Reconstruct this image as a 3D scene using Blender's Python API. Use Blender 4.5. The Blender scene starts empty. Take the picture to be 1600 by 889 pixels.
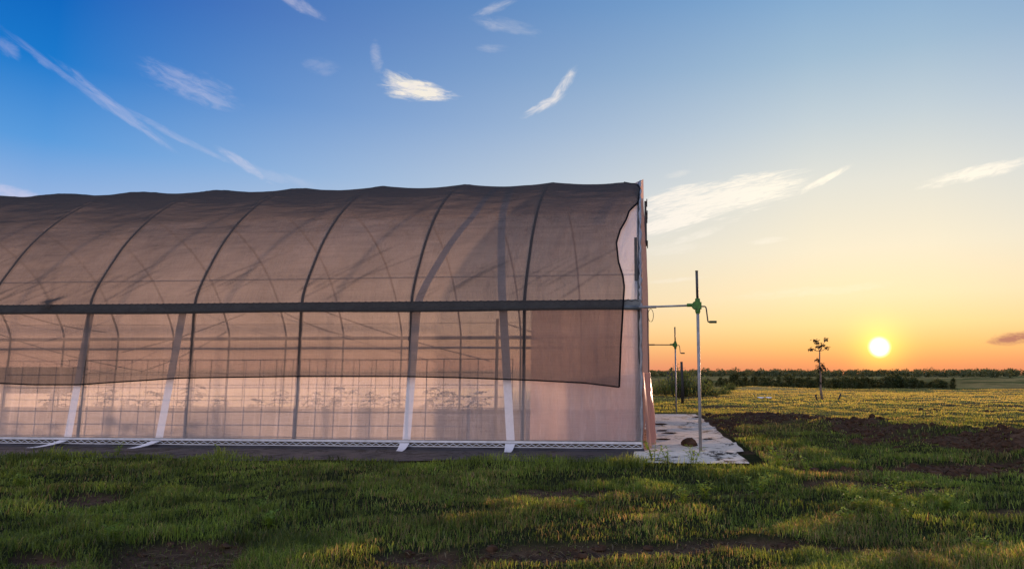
import bpy, math, random
import numpy as np
from mathutils import Vector
random.seed(7); np.random.seed(7)
R = math.radians
C = bpy.context.scene.collection
SC = bpy.context.scene

# ------------------------------------------------------------ camera, sky, sun, exposure
FPX, CX, CY, CAMH = 1100.0, 917.0, 444.5, 0.95
PITCH = math.atan(141/1100)
cam_d = bpy.data.cameras.new('camera'); cam = bpy.data.objects.new('camera', cam_d); C.objects.link(cam)
cam.location = (0, 0, CAMH); cam.rotation_euler = (math.pi/2+PITCH, 0, 0)
cam_d.sensor_width = 36; cam_d.lens = 36*FPX/1600; cam_d.shift_x = -(CX-800)/1600
cam_d.clip_start = 0.05; cam_d.clip_end = 6000
SC.camera = cam
cp_, sp_ = math.cos(PITCH), math.sin(PITCH)
def ray(x, y):
    u = (x-CX)/FPX; v = (CY-y)/FPX
    return np.array([u, cp_-v*sp_, sp_+v*cp_])
def ground_at(x, y, z=0.0):
    r = ray(x, y); t = (z-CAMH)/r[2]
    return np.array([0, 0, CAMH])+r*t
def azel(x, y):
    r = ray(x, y); return math.degrees(math.atan2(r[0], r[1])), math.degrees(math.atan2(r[2], math.hypot(r[0], r[1])))

SUN_AZ, SUN_EL = azel(1374, 542)
def lin(c):
    out = []
    for v in c:
        v = v/255
        out.append(v/12.92 if v <= 0.04045 else ((v+0.055)/1.055)**2.4)
    return tuple(out)+(1.0,)

world = bpy.data.worlds.new('World'); SC.world = world; world.use_nodes = True
nt = world.node_tree; nt.nodes.clear()
class NB:
    def __init__(s, nt): s.nt = nt
    def n(s, t, **k):
        x = s.nt.nodes.new(t)
        for a, b in k.items(): setattr(x, a, b)
        return x
    def l(s, a, b): s.nt.links.new(a, b)
    def setin(s, sock, v):
        if v is None: return
        if hasattr(v, 'is_output') or hasattr(v, 'links'): s.l(v, sock)
        else: sock.default_value = v
    def m(s, op, a, b=None, c=None, clamp=False):
        x = s.n('ShaderNodeMath', operation=op, use_clamp=clamp)
        s.setin(x.inputs[0], a); s.setin(x.inputs[1], b); s.setin(x.inputs[2], c)
        return x.outputs[0]
    def mix(s, f, a, b, bt='MIX'):
        x = s.n('ShaderNodeMix', data_type='RGBA', blend_type=bt)
        s.setin(x.inputs[0], f); s.setin(x.inputs[6], a); s.setin(x.inputs[7], b)
        return x.outputs[2]
    def ramp(s, f, stops, interp='LINEAR'):
        x = s.n('ShaderNodeValToRGB'); e = x.color_ramp; e.interpolation = interp
        while len(e.elements) > 1: e.elements.remove(e.elements[-1])
        e.elements[0].position = stops[0][0]; e.elements[0].color = stops[0][1]
        for p, c in stops[1:]:
            q = e.elements.new(p); q.color = c
        s.setin(x.inputs[0], f); return x.outputs[0]
    def noise(s, vec, scale, detail=4, rough=0.55, dist=0.0):
        x = s.n('ShaderNodeTexNoise'); x.inputs['Scale'].default_value = scale
        x.inputs['Detail'].default_value = detail; x.inputs['Roughness'].default_value = rough
        x.inputs['Distortion'].default_value = dist
        if vec is not None: s.l(vec, x.inputs['Vector'])
        return x.outputs['Fac']
    def mapr(s, v, a, b, c=0.0, d=1.0, smooth=False):
        x = s.n('ShaderNodeMapRange'); x.clamp = True
        if smooth: x.interpolation_type = 'SMOOTHSTEP'
        s.setin(x.inputs[0], v)
        for i, q in zip((1, 2, 3, 4), (a, b, c, d)): s.setin(x.inputs[i], q)
        return x.outputs[0]

w = NB(nt)
tc = w.n('ShaderNodeTexCoord'); sep = w.n('ShaderNodeSeparateXYZ'); w.l(tc.outputs['Generated'], sep.inputs[0])
X, Y, Z = sep.outputs
RAD = 180/math.pi
az = w.m('MULTIPLY', w.m('ARCTAN2', X, Y), RAD)
el = w.m('MULTIPLY', w.m('ARCSINE', Z), RAD)
elf = w.m('DIVIDE', w.m('MAXIMUM', el, 0.0), 90.0)
def stops(lst): return [(e/90, lin(c)) for e, c in lst]
near = w.ramp(elf, stops([(0, (224, 132, 98)), (1.1, (238, 160, 102)), (2.2, (247, 190, 116)), (3.8, (250, 216, 150)), (6, (247, 227, 182)), (9.6, (240, 230, 203)), (14.6, (222, 222, 212)), (19.4, (190, 204, 212)), (24, (156, 184, 207)), (29, (124, 164, 203)), (60, (75, 125, 185)), (90, (70, 115, 175))]))
far = w.ramp(elf, stops([(0, (222, 150, 128)), (3, (228, 178, 150)), (7, (205, 190, 185)), (11, (148, 178, 220)), (15, (88, 152, 216)), (20, (22, 118, 200)), (26, (0, 90, 180)), (34, (0, 72, 155)), (60, (40, 90, 155)), (90, (60, 105, 165))]))
# azimuth distance from the sun, 0 = towards it
cosd = w.m('ADD', w.m('MULTIPLY', X, math.sin(R(SUN_AZ))), w.m('MULTIPLY', Y, math.cos(R(SUN_AZ))))
hl = w.m('MAXIMUM', w.m('SQRT', w.m('ADD', w.m('MULTIPLY', X, X), w.m('MULTIPLY', Y, Y))), 1e-4)
dz = w.m('MULTIPLY', w.m('ARCCOSINE', w.m('MINIMUM', w.m('DIVIDE', cosd, hl), 1.0)), RAD)
azm = w.mapr(dz, 4.0, 61.0, 0.0, 1.0)
azm = w.m('POWER', azm, 1.05)
sky = w.mix(azm, near, far)
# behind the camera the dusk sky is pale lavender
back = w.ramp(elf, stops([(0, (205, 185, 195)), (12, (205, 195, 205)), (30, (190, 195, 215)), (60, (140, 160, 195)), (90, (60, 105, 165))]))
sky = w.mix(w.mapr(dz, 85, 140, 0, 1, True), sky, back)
bst = w.m('ADD', 1.0, w.m('ADD', w.mapr(dz, 85, 130, 0, 1.15, True), w.mapr(el, 36, 60, 0, 0.3, True)))  # unseen sky behind and overhead brightened as added fill for the foreground
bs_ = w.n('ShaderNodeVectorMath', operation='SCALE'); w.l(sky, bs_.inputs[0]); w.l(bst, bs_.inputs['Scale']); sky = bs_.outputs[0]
# glow round the sun
sd = (math.sin(R(SUN_AZ))*math.cos(R(SUN_EL)), math.cos(R(SUN_AZ))*math.cos(R(SUN_EL)), math.sin(R(SUN_EL)))
dot = w.n('ShaderNodeVectorMath', operation='DOT_PRODUCT'); w.l(tc.outputs['Generated'], dot.inputs[0]); dot.inputs[1].default_value = sd
ang = w.m('MULTIPLY', w.m('ARCCOSINE', w.m('MINIMUM', dot.outputs['Value'], 0.9999999)), RAD)
# clouds
grp = bpy.data.node_groups.new('cloud_shape', 'ShaderNodeTree')
for nme in ('az', 'el', 'caz', 'cel', 'rot', 'len', 'wid', 'str', 'fib'):
    grp.interface.new_socket(nme, in_out='INPUT', socket_type='NodeSocketFloat')
grp.interface.new_socket('mask', in_out='OUTPUT', socket_type='NodeSocketFloat')
g = NB(grp); gi = g.n('NodeGroupInput'); go = g.n('NodeGroupOutput'); I = gi.outputs
dx = g.m('SUBTRACT', I['az'], I['caz']); dy = g.m('SUBTRACT', I['el'], I['cel'])
dx = g.m('MULTIPLY', dx, g.m('COSINE', g.m('MULTIPLY', I['cel'], 1/RAD)))
cr = g.m('COSINE', I['rot']); sr = g.m('SINE', I['rot'])
u_ = g.m('ADD', g.m('MULTIPLY', dx, cr), g.m('MULTIPLY', dy, sr))
v_ = g.m('SUBTRACT', g.m('MULTIPLY', dy, cr), g.m('MULTIPLY', dx, sr))
cmb = g.n('ShaderNodeCombineXYZ'); g.l(g.m('MULTIPLY', u_, 0.55), cmb.inputs[0]); g.l(g.m('MULTIPLY', v_, I['fib']), cmb.inputs[1]); g.l(I['caz'], cmb.inputs[2])
nz = g.noise(cmb.outputs[0], 1.3, 7, 0.68, 0.6)
nz2 = g.noise(cmb.outputs[0], 0.5, 2, 0.5, 0.0)
un = g.m('DIVIDE', u_, I['len']); vn = g.m('ADD', g.m('DIVIDE', v_, I['wid']), g.m('MULTIPLY', g.m('SUBTRACT', nz2, 0.5), 1.6))
rr = g.m('SUBTRACT', 1.0, g.m('ADD', g.m('MULTIPLY', un, un), g.m('MULTIPLY', vn, vn)))
val = g.m('ADD', rr, g.m('MULTIPLY', g.m('SUBTRACT', nz, 0.5), 3.2))
env = g.mapr(rr, -0.6, 0.7, 0, 1, True)
msk = g.m('MULTIPLY', g.m('MULTIPLY', g.mapr(val, -0.25, 1.7, 0, 1, True), env), I['str'])
g.l(msk, go.inputs[0])
DEG = 1/18.6
CL = [(105, 122, 80, 6, -31, .22, 2.4), (185, 172, 80, 6.5, -33, .36, 2.4), (275, 212, 86, 5, -21, .22, 2.4), (380, 258, 46, 7, -28, .42, 1.6), (12, 76, 16, 11, -40, .22, 1.2),
      (300, 136, 60, 22, -16, .36, 1.8), (656, 142, 54, 15, -3, 1.5, 2.3), (632, 132, 34, 14, -22, .9, 1.9), (878, 136, 36, 11, 52, .95, 1.6), (850, 164, 38, 9, 28, .85, 1.8), (588, 90, 9, 20, 10, .26, 1.2),
      (790, 42, 50, 11, -8, .25, 1.8), (775, 12, 36, 8, 22, .32, 1.8), (1120, 312, 140, 30, 9, 1.4, 4.2), (1050, 345, 95, 18, 14, 1.5, 4.2), (1180, 300, 80, 13, 10, 1.5, 4.0), (1060, 305, 70, 14, 12, 1.2, 4.0), (1284, 283, 46, 6, 25, 1.3, 2.2),
      (1535, 268, 84, 9, 7, 1.3, 2.2), (1090, 368, 45, 7, 16, .55, 2.2), (1198, 377, 34, 6, 2, .45, 1.8), (1050, 388, 60, 10, 3, .3, 2.0), (1058, 437, 56, 4, 4, .4, 1.6), (1270, 455, 130, 8, 3, .22, 1.6),
      (18, 302, 70, 9, -6, .6, 1.6), (462, 5, 40, 12, -22, .4, 1.4), (500, 105, 26, 13, 0, .16, 1.2), (1060, 272, 22, 6, 8, .3, 1.6), (430, 275, 60, 10, -12, .15, 1.4), (770, 76, 24, 7, 0, .2, 1.4)]
def cloud(px, py, ln, wd, rot, st, fib):
    a, e = azel(px, py)
    x = w.n('ShaderNodeGroup'); x.node_tree = grp
    w.l(az, x.inputs['az']); w.l(el, x.inputs['el'])
    for k, v in (('caz', a), ('cel', e), ('rot', R(rot)), ('len', ln*DEG), ('wid', wd*DEG), ('str', st), ('fib', fib)): x.inputs[k].default_value = v
    return x.outputs[0]
tot = None
for c_ in CL:
    o_ = cloud(*c_); tot = o_ if tot is None else w.m('MAXIMUM', tot, o_)
ccol = w.mix(azm, lin((255, 247, 228)), lin((212, 205, 228)))
ccol = w.mix(w.m('MULTIPLY', cloud(652, 139, 90, 50, 0, 1, 1), 1.0), ccol, lin((250, 240, 218)))
sky = w.mix(w.m('MINIMUM', tot, 0.92), sky, ccol)
sky = w.mix(cloud(1594, 527, 46, 8, 3, 1.3, 1.6), sky, lin((172, 118, 104)))
# glow and disc, added
glow = w.m('ADD', w.m('MULTIPLY', w.m('POWER', w.m('MAXIMUM', w.m('SUBTRACT', 1.0, w.m('DIVIDE', ang, 4.2)), 0.0), 3.0), 1.0), w.m('MULTIPLY', w.m('POWER', w.m('MAXIMUM', w.m('SUBTRACT', 1.0, w.m('DIVIDE', ang, 9.0)), 0.0), 2.0), 0.05))
gl = w.n('ShaderNodeVectorMath', operation='SCALE'); gl.inputs[0].default_value = (1.0, 0.58, 0.03); w.l(glow, gl.inputs['Scale'])
disc = w.mapr(ang, 0.25, 0.90, 1, 0, True)
dl = w.n('ShaderNodeVectorMath', operation='SCALE'); dl.inputs[0].default_value = (3.0, 2.6, 1.9); w.l(disc, dl.inputs['Scale'])
ad = w.n('ShaderNodeVectorMath', operation='ADD'); w.l(sky, ad.inputs[0]); w.l(gl.outputs[0], ad.inputs[1])
ad2 = w.n('ShaderNodeVectorMath', operation='ADD'); w.l(ad.outputs[0], ad2.inputs[0]); w.l(dl.outputs[0], ad2.inputs[1])
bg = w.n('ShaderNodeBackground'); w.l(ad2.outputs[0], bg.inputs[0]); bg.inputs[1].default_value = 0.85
ns = w.n('ShaderNodeTexSky', sky_type='NISHITA'); ns.sun_disc = False; ns.sun_elevation = R(SUN_EL); ns.sun_rotation = R(SUN_AZ); ns.dust_density = 2.0
bg2 = w.n('ShaderNodeBackground'); w.l(ns.outputs[0], bg2.inputs[0]); bg2.inputs[1].default_value = 0.004
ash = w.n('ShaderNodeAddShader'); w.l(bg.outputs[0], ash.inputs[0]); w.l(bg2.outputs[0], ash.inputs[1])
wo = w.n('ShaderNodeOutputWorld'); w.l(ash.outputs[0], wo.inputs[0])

sun_d = bpy.data.lights.new('sun', 'SUN'); sun = bpy.data.objects.new('sun', sun_d); C.objects.link(sun)
sun_d.energy = 5.0; sun_d.angle = R(0.8); sun_d.color = (1.0, 0.60, 0.38)
sun.rotation_euler = Vector((-sd[0], -sd[1], -sd[2])).to_track_quat('-Z', 'Y').to_euler()
SC.view_settings.view_transform = 'Standard'; SC.view_settings.look = 'None'
SC.view_settings.exposure = 0.3; SC.view_settings.gamma = 1.0
SC.render.engine = 'CYCLES'
SC.cycles.transparent_max_bounces = 14; SC.cycles.max_bounces = 6; SC.cycles.transmission_bounces = 5; SC.cycles.diffuse_bounces = 2; SC.cycles.glossy_bounces = 2

# ------------------------------------------------------------ helpers
def put(o, parent=None):
    C.objects.link(o)
    if parent is not None: o.parent = parent
    return o
def tag(o, label=None, cat=None, group=None, kind=None):
    if label: o['label'] = label
    if cat: o['category'] = cat
    if group: o['group'] = group
    if kind: o['kind'] = kind
    return o
def empty(name, loc, rz=0, **k):
    o = bpy.data.objects.new(name, None); o.location = loc; o.rotation_euler = (0, 0, rz); o.empty_display_size = 0.3
    C.objects.link(o); return tag(o, **k)
def copy_tree(o, parent=None):
    c = o.copy(); C.objects.link(c)
    if parent is not None: c.parent = parent
    for ch in list(o.children): copy_tree(ch, c)
    return c
class MB:
    def __init__(s): s.v = []; s.f = []
    def quadgrid(s, P):            # P[i][j] points
        b = len(s.v); n = len(P); m = len(P[0])
        for r_ in P: s.v.extend([tuple(p) for p in r_])
        for i in range(n-1):
            for j in range(m-1):
                s.f.append((b+i*m+j, b+i*m+j+1, b+(i+1)*m+j+1, b+(i+1)*m+j))
    def box(s, x0, x1, y0, y1, z0, z1):
        b = len(s.v)
        s.v += [(x0, y0, z0), (x1, y0, z0), (x1, y1, z0), (x0, y1, z0), (x0, y0, z1), (x1, y0, z1), (x1, y1, z1), (x0, y1, z1)]
        s.f += [tuple(b+i for i in q) for q in ((0, 3, 2, 1), (4, 5, 6, 7), (0, 1, 5, 4), (1, 2, 6, 5), (2, 3, 7, 6), (3, 0, 4, 7))]
    def tube(s, pts, r, k=8, cap=True):
        pts = [Vector(p) for p in pts]; n = len(pts)
        rs = r if isinstance(r, (list, tuple)) else [r]*n
        b = len(s.v); up = None
        for i, p in enumerate(pts):
            t = (pts[min(i+1, n-1)]-pts[max(i-1, 0)]).normalized()
            if up is None:
                up = Vector((0, 0, 1)) if abs(t.z) < 0.9 else Vector((1, 0, 0))
            sd_ = t.cross(up).normalized(); up2 = sd_.cross(t).normalized(); up = up2
            for j in range(k):
                a_ = 2*math.pi*j/k
                s.v.append(tuple(p+sd_*math.cos(a_)*rs[i]+up2*math.sin(a_)*rs[i]))
        for i in range(n-1):
            for j in range(k):
                s.f.append((b+i*k+j, b+i*k+(j+1) % k, b+(i+1)*k+(j+1) % k, b+(i+1)*k+j))
        if cap:
            s.f.append(tuple(b+j for j in range(k))[::-1]); s.f.append(tuple(b+(n-1)*k+j for j in range(k)))
    def blob(s, c, r, seed=0, k=7, m=5, rough=0.25):
        rnd = random.Random(seed); b = len(s.v)
        for i in range(m+1):
            th = math.pi*i/m
            for j in range(k):
                ph = 2*math.pi*j/k; q = 1+rnd.uniform(-rough, rough)
                s.v.append((c[0]+r[0]*q*math.sin(th)*math.cos(ph), c[1]+r[1]*q*math.sin(th)*math.sin(ph), c[2]+r[2]*q*math.cos(th)))
        for i in range(m):
            for j in range(k):
                s.f.append((b+i*k+j, b+(i+1)*k+j, b+(i+1)*k+(j+1) % k, b+i*k+(j+1) % k))
    def leaf(s, p, d, up, L_, W_, fold=0.25):
        p = Vector(p); d = Vector(d).normalized(); sd_ = d.cross(Vector(up))
        if sd_.length < 1e-3: sd_ = d.cross(Vector((1, 0.2, 0)))
        sd_.normalize(); u = sd_.cross(d).normalized(); b = len(s.v)
        mid = p+d*L_*0.5; tip = p+d*L_-u*L_*0.15
        s.v += [tuple(p), tuple(mid+sd_*W_/2+u*W_*fold), tuple(tip), tuple(mid-sd_*W_/2+u*W_*fold), tuple(mid-u*0.0)]
        s.f += [(b, b+1, b+4), (b+1, b+2, b+4), (b, b+4, b+3), (b+4, b+2, b+3)]
    def build(s, name, mat, parent=None, smooth=True):
        me = bpy.data.meshes.new(name); me.from_pydata(s.v, [], s.f); me.materials.append(mat)
        if smooth: me.polygons.foreach_set('use_smooth', [True]*len(me.polygons))
        me.update()
        return put(bpy.data.objects.new(name, me), parent)
def rawmesh(name, V, F, nper, mat, col=None, smooth=False):
    me = bpy.data.meshes.new(name)
    me.vertices.add(len(V)); me.vertices.foreach_set('co', V.astype(np.float32).ravel())
    me.loops.add(F.size); me.loops.foreach_set('vertex_index', F.astype(np.int32).ravel())
    nf = F.size//nper; me.polygons.add(nf)
    me.polygons.foreach_set('loop_start', np.arange(nf, dtype=np.int32)*nper)
    me.polygons.foreach_set('loop_total', np.full(nf, nper, dtype=np.int32))
    me.polygons.foreach_set('use_smooth', np.full(nf, smooth))
    me.update(calc_edges=True)
    if col is not None:
        for k_, c_ in col.items():
            if c_.ndim == 1:
                at = me.attributes.new(k_, 'FLOAT', 'POINT'); at.data.foreach_set('value', c_.astype(np.float32))
            else:
                at = me.attributes.new(k_, 'FLOAT_COLOR', 'POINT')
                cc = np.ones((len(V), 4), np.float32); cc[:, :3] = c_; at.data.foreach_set('color', cc.ravel())
    me.materials.append(mat)
    return put(bpy.data.objects.new(name, me))
# numpy value noise
_perm = np.random.RandomState(3).rand(512, 512)
def vn(x, y):
    xi = np.floor(x).astype(int); yi = np.floor(y).astype(int); fx = x-xi; fy = y-yi
    fx = fx*fx*(3-2*fx); fy = fy*fy*(3-2*fy)
    a_ = _perm[xi % 512, yi % 512]; b_ = _perm[(xi+1) % 512, yi % 512]; c_ = _perm[xi % 512, (yi+1) % 512]; d_ = _perm[(xi+1) % 512, (yi+1) % 512]
    return (a_*(1-fx)+b_*fx)*(1-fy)+(c_*(1-fx)+d_*fx)*fy
def fbm(x, y, o=4):
    s_ = 0; a_ = 0.5; n_ = 0
    for i in range(o):
        s_ = s_+a_*vn(x*2**i+17*i, y*2**i+31*i); n_ += a_; a_ *= 0.5
    return s_/n_
def sstep(a_, b_, x): t = np.clip((x-a_)/(b_-a_), 0, 1); return t*t*(3-2*t)

# ------------------------------------------------------------ materials
def mat(name):
    m = bpy.data.materials.new(name); m.use_nodes = True; m.node_tree.nodes.clear(); return m, NB(m.node_tree)
def outp(b, sh):
    o = b.n('ShaderNodeOutputMaterial'); b.l(sh, o.inputs[0]); return o
def pbr(name, col, rough=0.5, metal=0.0, var=0.25, scale=8, spec=0.5, bump=0.0, col2=None):
    m, b = mat(name); t = b.n('ShaderNodeTexCoord')
    n_ = b.noise(t.outputs['Object'], scale, 6, 0.65)
    c2 = col2 or tuple(v*(1-var) for v in col)
    cc = b.mix(b.mapr(n_, 0.35, 0.65), tuple(col)+(1,), tuple(c2)+(1,))
    p = b.n('ShaderNodeBsdfPrincipled'); b.l(cc, p.inputs['Base Color']); p.inputs['Metallic'].default_value = metal
    p.inputs['Specular IOR Level'].default_value = spec
    b.l(b.mapr(n_, 0.3, 0.7, max(rough-0.1, 0.03), min(rough+0.1, 1)), p.inputs['Roughness'])
    if bump:
        bp = b.n('ShaderNodeBump'); bp.inputs['Strength'].default_value = bump; bp.inputs['Distance'].default_value = 0.01
        b.l(b.noise(t.outputs['Object'], scale*5, 5, 0.6), bp.inputs['Height']); b.l(bp.outputs[0], p.inputs['Normal'])
    outp(b, p.outputs[0]); return m
M = {}
M['steel'] = pbr('galvanised_steel', (0.30, 0.30, 0.30), 0.6, 0.25, 0.35, 12)
M['dark_steel'] = pbr('weathered_steel', (0.06, 0.06, 0.058), 0.6, 0.3, 0.3, 12)
M['rust'] = pbr('dark_post_paint', (0.02, 0.017, 0.016), 0.7, 0.0, 0.4, 20)
M['alu'] = pbr('aluminium_channel', (0.62, 0.63, 0.66), 0.45, 0.35, 0.25, 9)
M['rail'] = pbr('grey_rail', (0.13, 0.145, 0.145), 0.55, 0.1, 0.35, 9)
M['white_pvc'] = pbr('white_vinyl', (0.78, 0.79, 0.82), 0.5, 0, 0.12, 7)
M['green_plastic'] = pbr('green_gearbox_paint', (0.035, 0.17, 0.006), 0.5, 0, 0.35, 30, col2=(0.02, 0.08, 0.006))
M['grip'] = pbr('olive_grip', (0.04, 0.06, 0.02), 0.6, 0, 0.2, 30)
M['black_cord'] = pbr('black_cord', (0.006, 0.006, 0.007), 0.8, 0, 0.2, 30, spec=0.1)
M['wood'] = pbr('weathered_board', (0.10, 0.075, 0.05), 0.8, 0, 0.5, 14)
M['dark_rubber'] = pbr('dark_bench', (0.03, 0.025, 0.03), 0.8, 0, 0.3, 10)
M['bark'] = pbr('sapling_bark', (0.20, 0.14, 0.10), 0.85, 0, 0.4, 25)
M['bark_dark'] = pbr('tree_bark', (0.05, 0.035, 0.025), 0.9, 0, 0.4, 10)

def film_mat(name, trans, tcol, dcol, dmix=0.38, gl=0.08):
    m, b = mat(name); t = b.n('ShaderNodeTexCoord')
    mp = b.n('ShaderNodeMapping'); mp.inputs['Scale'].default_value = (0.9, 0.9, 26); b.l(t.outputs['Object'], mp.inputs[0])
    st_ = b.noise(mp.outputs[0], 3.0, 5, 0.7)
    mp2 = b.n('ShaderNodeMapping'); mp2.inputs['Scale'].default_value = (5, 2, 0.6); mp2.inputs['Rotation'].default_value = (0, R(8), 0); b.l(t.outputs['Object'], mp2.inputs[0])
    st2 = b.noise(mp2.outputs[0], 2.0, 5, 0.7, 0.3)
    big = b.noise(t.outputs['Object'], 0.7, 3, 0.5)
    lw = b.n('ShaderNodeLayerWeight'); lw.inputs[0].default_value = 0.35
    op = b.m('ADD', b.mapr(st_, 0.3, 0.7, -0.05, 0.05), b.m('ADD', b.mapr(st2, 0.50, 0.78, 0.0, 0.20), b.mapr(big, 0.3, 0.7, -0.04, 0.04)))
    fac = b.m('SUBTRACT', trans, b.m('ADD', op, b.m('MULTIPLY', lw.outputs['Facing'], 0.25)), clamp=True)
    tr = b.n('ShaderNodeBsdfTransparent'); tr.inputs[0].default_value = (0.97, 0.93, 0.92, 1)
    tl = b.n('ShaderNodeBsdfTranslucent'); tl.inputs[0].default_value = tcol+(1,)
    df = b.n('ShaderNodeBsdfDiffuse'); df.inputs[0].default_value = dcol+(1,)
    gs = b.n('ShaderNodeBsdfGlossy'); gs.inputs['Roughness'].default_value = 0.22; gs.inputs[0].default_value = (0.9, 0.9, 0.95, 1)
    bp = b.n('ShaderNodeBump'); bp.inputs['Strength'].default_value = 0.7; bp.inputs['Distance'].default_value = 0.02
    b.l(b.m('ADD', st2, b.m('MULTIPLY', big, 2.0)), bp.inputs['Height'])
    for q in (tl, df, gs): b.l(bp.outputs[0], q.inputs['Normal'])
    s1 = b.n('ShaderNodeMixShader'); s1.inputs[0].default_value = dmix; b.l(tl.outputs[0], s1.inputs[1]); b.l(df.outputs[0], s1.inputs[2])
    s2 = b.n('ShaderNodeMixShader'); s2.inputs[0].default_value = gl; b.l(s1.outputs[0], s2.inputs[1]); b.l(gs.outputs[0], s2.inputs[2])
    s3 = b.n('ShaderNodeMixShader'); b.l(fac, s3.inputs[0]); b.l(s2.outputs[0], s3.inputs[1]); b.l(tr.outputs[0], s3.inputs[2])
    outp(b, s3.outputs[0]); return m
M['film'] = film_mat('clear_poly_film', 0.53, (0.98, 0.91, 0.87), (0.62, 0.58, 0.60))
M['far_film'] = film_mat('milky_poly_film', 0.54, (0.98, 0.86, 0.78), (0.55, 0.50, 0.50))
M['roof_film'] = film_mat('hazy_roof_film', 0.27, (0.96, 0.88, 0.80), (0.50, 0.48, 0.48))
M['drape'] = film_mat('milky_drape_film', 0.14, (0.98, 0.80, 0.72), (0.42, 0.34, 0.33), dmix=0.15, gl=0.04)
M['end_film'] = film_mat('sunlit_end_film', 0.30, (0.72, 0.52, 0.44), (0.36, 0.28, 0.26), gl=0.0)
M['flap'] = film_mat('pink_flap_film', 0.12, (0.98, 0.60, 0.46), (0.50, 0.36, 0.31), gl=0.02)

def cloth_mat(name):
    m, b = mat(name); t = b.n('ShaderNodeTexCoord')
    mp = b.n('ShaderNodeMapping'); mp.inputs['Scale'].default_value = (0.5, 14, 20); b.l(t.outputs['Object'], mp.inputs[0])
    st_ = b.noise(mp.outputs[0], 4.0, 6, 0.75)
    mpb = b.n('ShaderNodeMapping'); mpb.inputs['Scale'].default_value = (24, 0.6, 0.6); b.l(t.outputs['Object'], mpb.inputs[0])
    st3 = b.noise(mpb.outputs[0], 3.0, 3, 0.7)
    big = b.noise(t.outputs['Object'], 0.9, 4, 0.6, 0.8)
    # tension folds fanning up from the rail
    at = b.n('ShaderNodeAttribute'); at.attribute_name = 'fold'
    lw = b.n('ShaderNodeLayerWeight'); lw.inputs[0].default_value = 0.5
    gz = b.m('POWER', lw.outputs['Facing'], 2.2)
    base = b.m('ADD', 0.42, b.m('ADD', b.mapr(st_, 0.3, 0.7, -0.05, 0.05), b.m('ADD', b.mapr(big, 0.3, 0.7, -0.05, 0.05), b.mapr(st3, 0.35, 0.65, -0.015, 0.015))))
    fac = b.m('SUBTRACT', b.m('SUBTRACT', base, b.m('MULTIPLY', gz, 0.75)), b.m('MULTIPLY', at.outputs['Fac'], 0.20), clamp=True)
    tr = b.n('ShaderNodeBsdfTransparent'); tr.inputs[0].default_value = (0.95, 0.91, 0.90, 1)
    tl = b.n('ShaderNodeBsdfTranslucent'); tl.inputs[0].default_value = (0.10, 0.088, 0.08, 1)
    df = b.n('ShaderNodeBsdfDiffuse'); df.inputs[0].default_value = (0.075, 0.072, 0.07, 1)
    s1 = b.n('ShaderNodeMixShader'); s1.inputs[0].default_value = 0.6; b.l(tl.outputs[0], s1.inputs[1]); b.l(df.outputs[0], s1.inputs[2])
    s3 = b.n('ShaderNodeMixShader'); b.l(fac, s3.inputs[0]); b.l(s1.outputs[0], s3.inputs[1]); b.l(tr.outputs[0], s3.inputs[2])
    outp(b, s3.outputs[0]); return m
M['cloth'] = cloth_mat('dark_shade_net')

def matmat(name, base, rough, spec, dirt=True):
    m, b = mat(name); t = b.n('ShaderNodeTexCoord')
    n1 = b.noise(t.outputs['Object'], 1.6, 6, 0.7, 0.6); n2 = b.noise(t.outputs['Object'], 9, 5, 0.7)
    mp = b.n('ShaderNodeMapping'); mp.inputs['Scale'].default_value = (1.5, 0.9, 1); mp.inputs['Rotation'].default_value = (0, 0, R(12)); b.l(t.outputs['Object'], mp.inputs[0])
    n3 = b.noise(mp.outputs[0], 1.1, 6, 0.75, 1.4)
    dm = b.mapr(b.m('ADD', n3, b.m('MULTIPLY', b.m('SUBTRACT', n2, 0.5), 0.6)), 0.53, 0.62)
    cc = b.mix(b.mapr(n2, 0.3, 0.7), tuple(base)+(1,), tuple(v*0.7 for v in base)+(1,))
    if dirt: cc = b.mix(dm, cc, (0.03, 0.022, 0.015, 1))
    p = b.n('ShaderNodeBsdfPrincipled'); b.l(cc, p.inputs['Base Color']); p.inputs['Specular IOR Level'].default_value = spec
    rr_ = b.mapr(n1, 0.3, 0.7, rough-0.08, rough+0.12)
    if dirt: rr_ = b.m('ADD', rr_, b.m('MULTIPLY', dm, 0.5), clamp=True)
    b.l(rr_, p.inputs['Roughness'])
    bp = b.n('ShaderNodeBump'); bp.inputs['Strength'].default_value = 0.5; bp.inputs['Distance'].default_value = 0.03
    b.l(b.m('ADD', n1, b.m('MULTIPLY', n2, 0.4)), bp.inputs['Height']); b.l(bp.outputs[0], p.inputs['Normal'])
    outp(b, p.outputs[0]); return m
M['mat'] = matmat('pale_ground_mat', (0.66, 0.55, 0.43), 0.68, 0.2)
M['dark_mat'] = matmat('dark_woven_mat', (0.028, 0.026, 0.028), 0.6, 0.35)
M['floor_mat'] = matmat('inner_floor_mat', (0.10, 0.095, 0.10), 0.75, 0.3, dirt=False)

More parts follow.
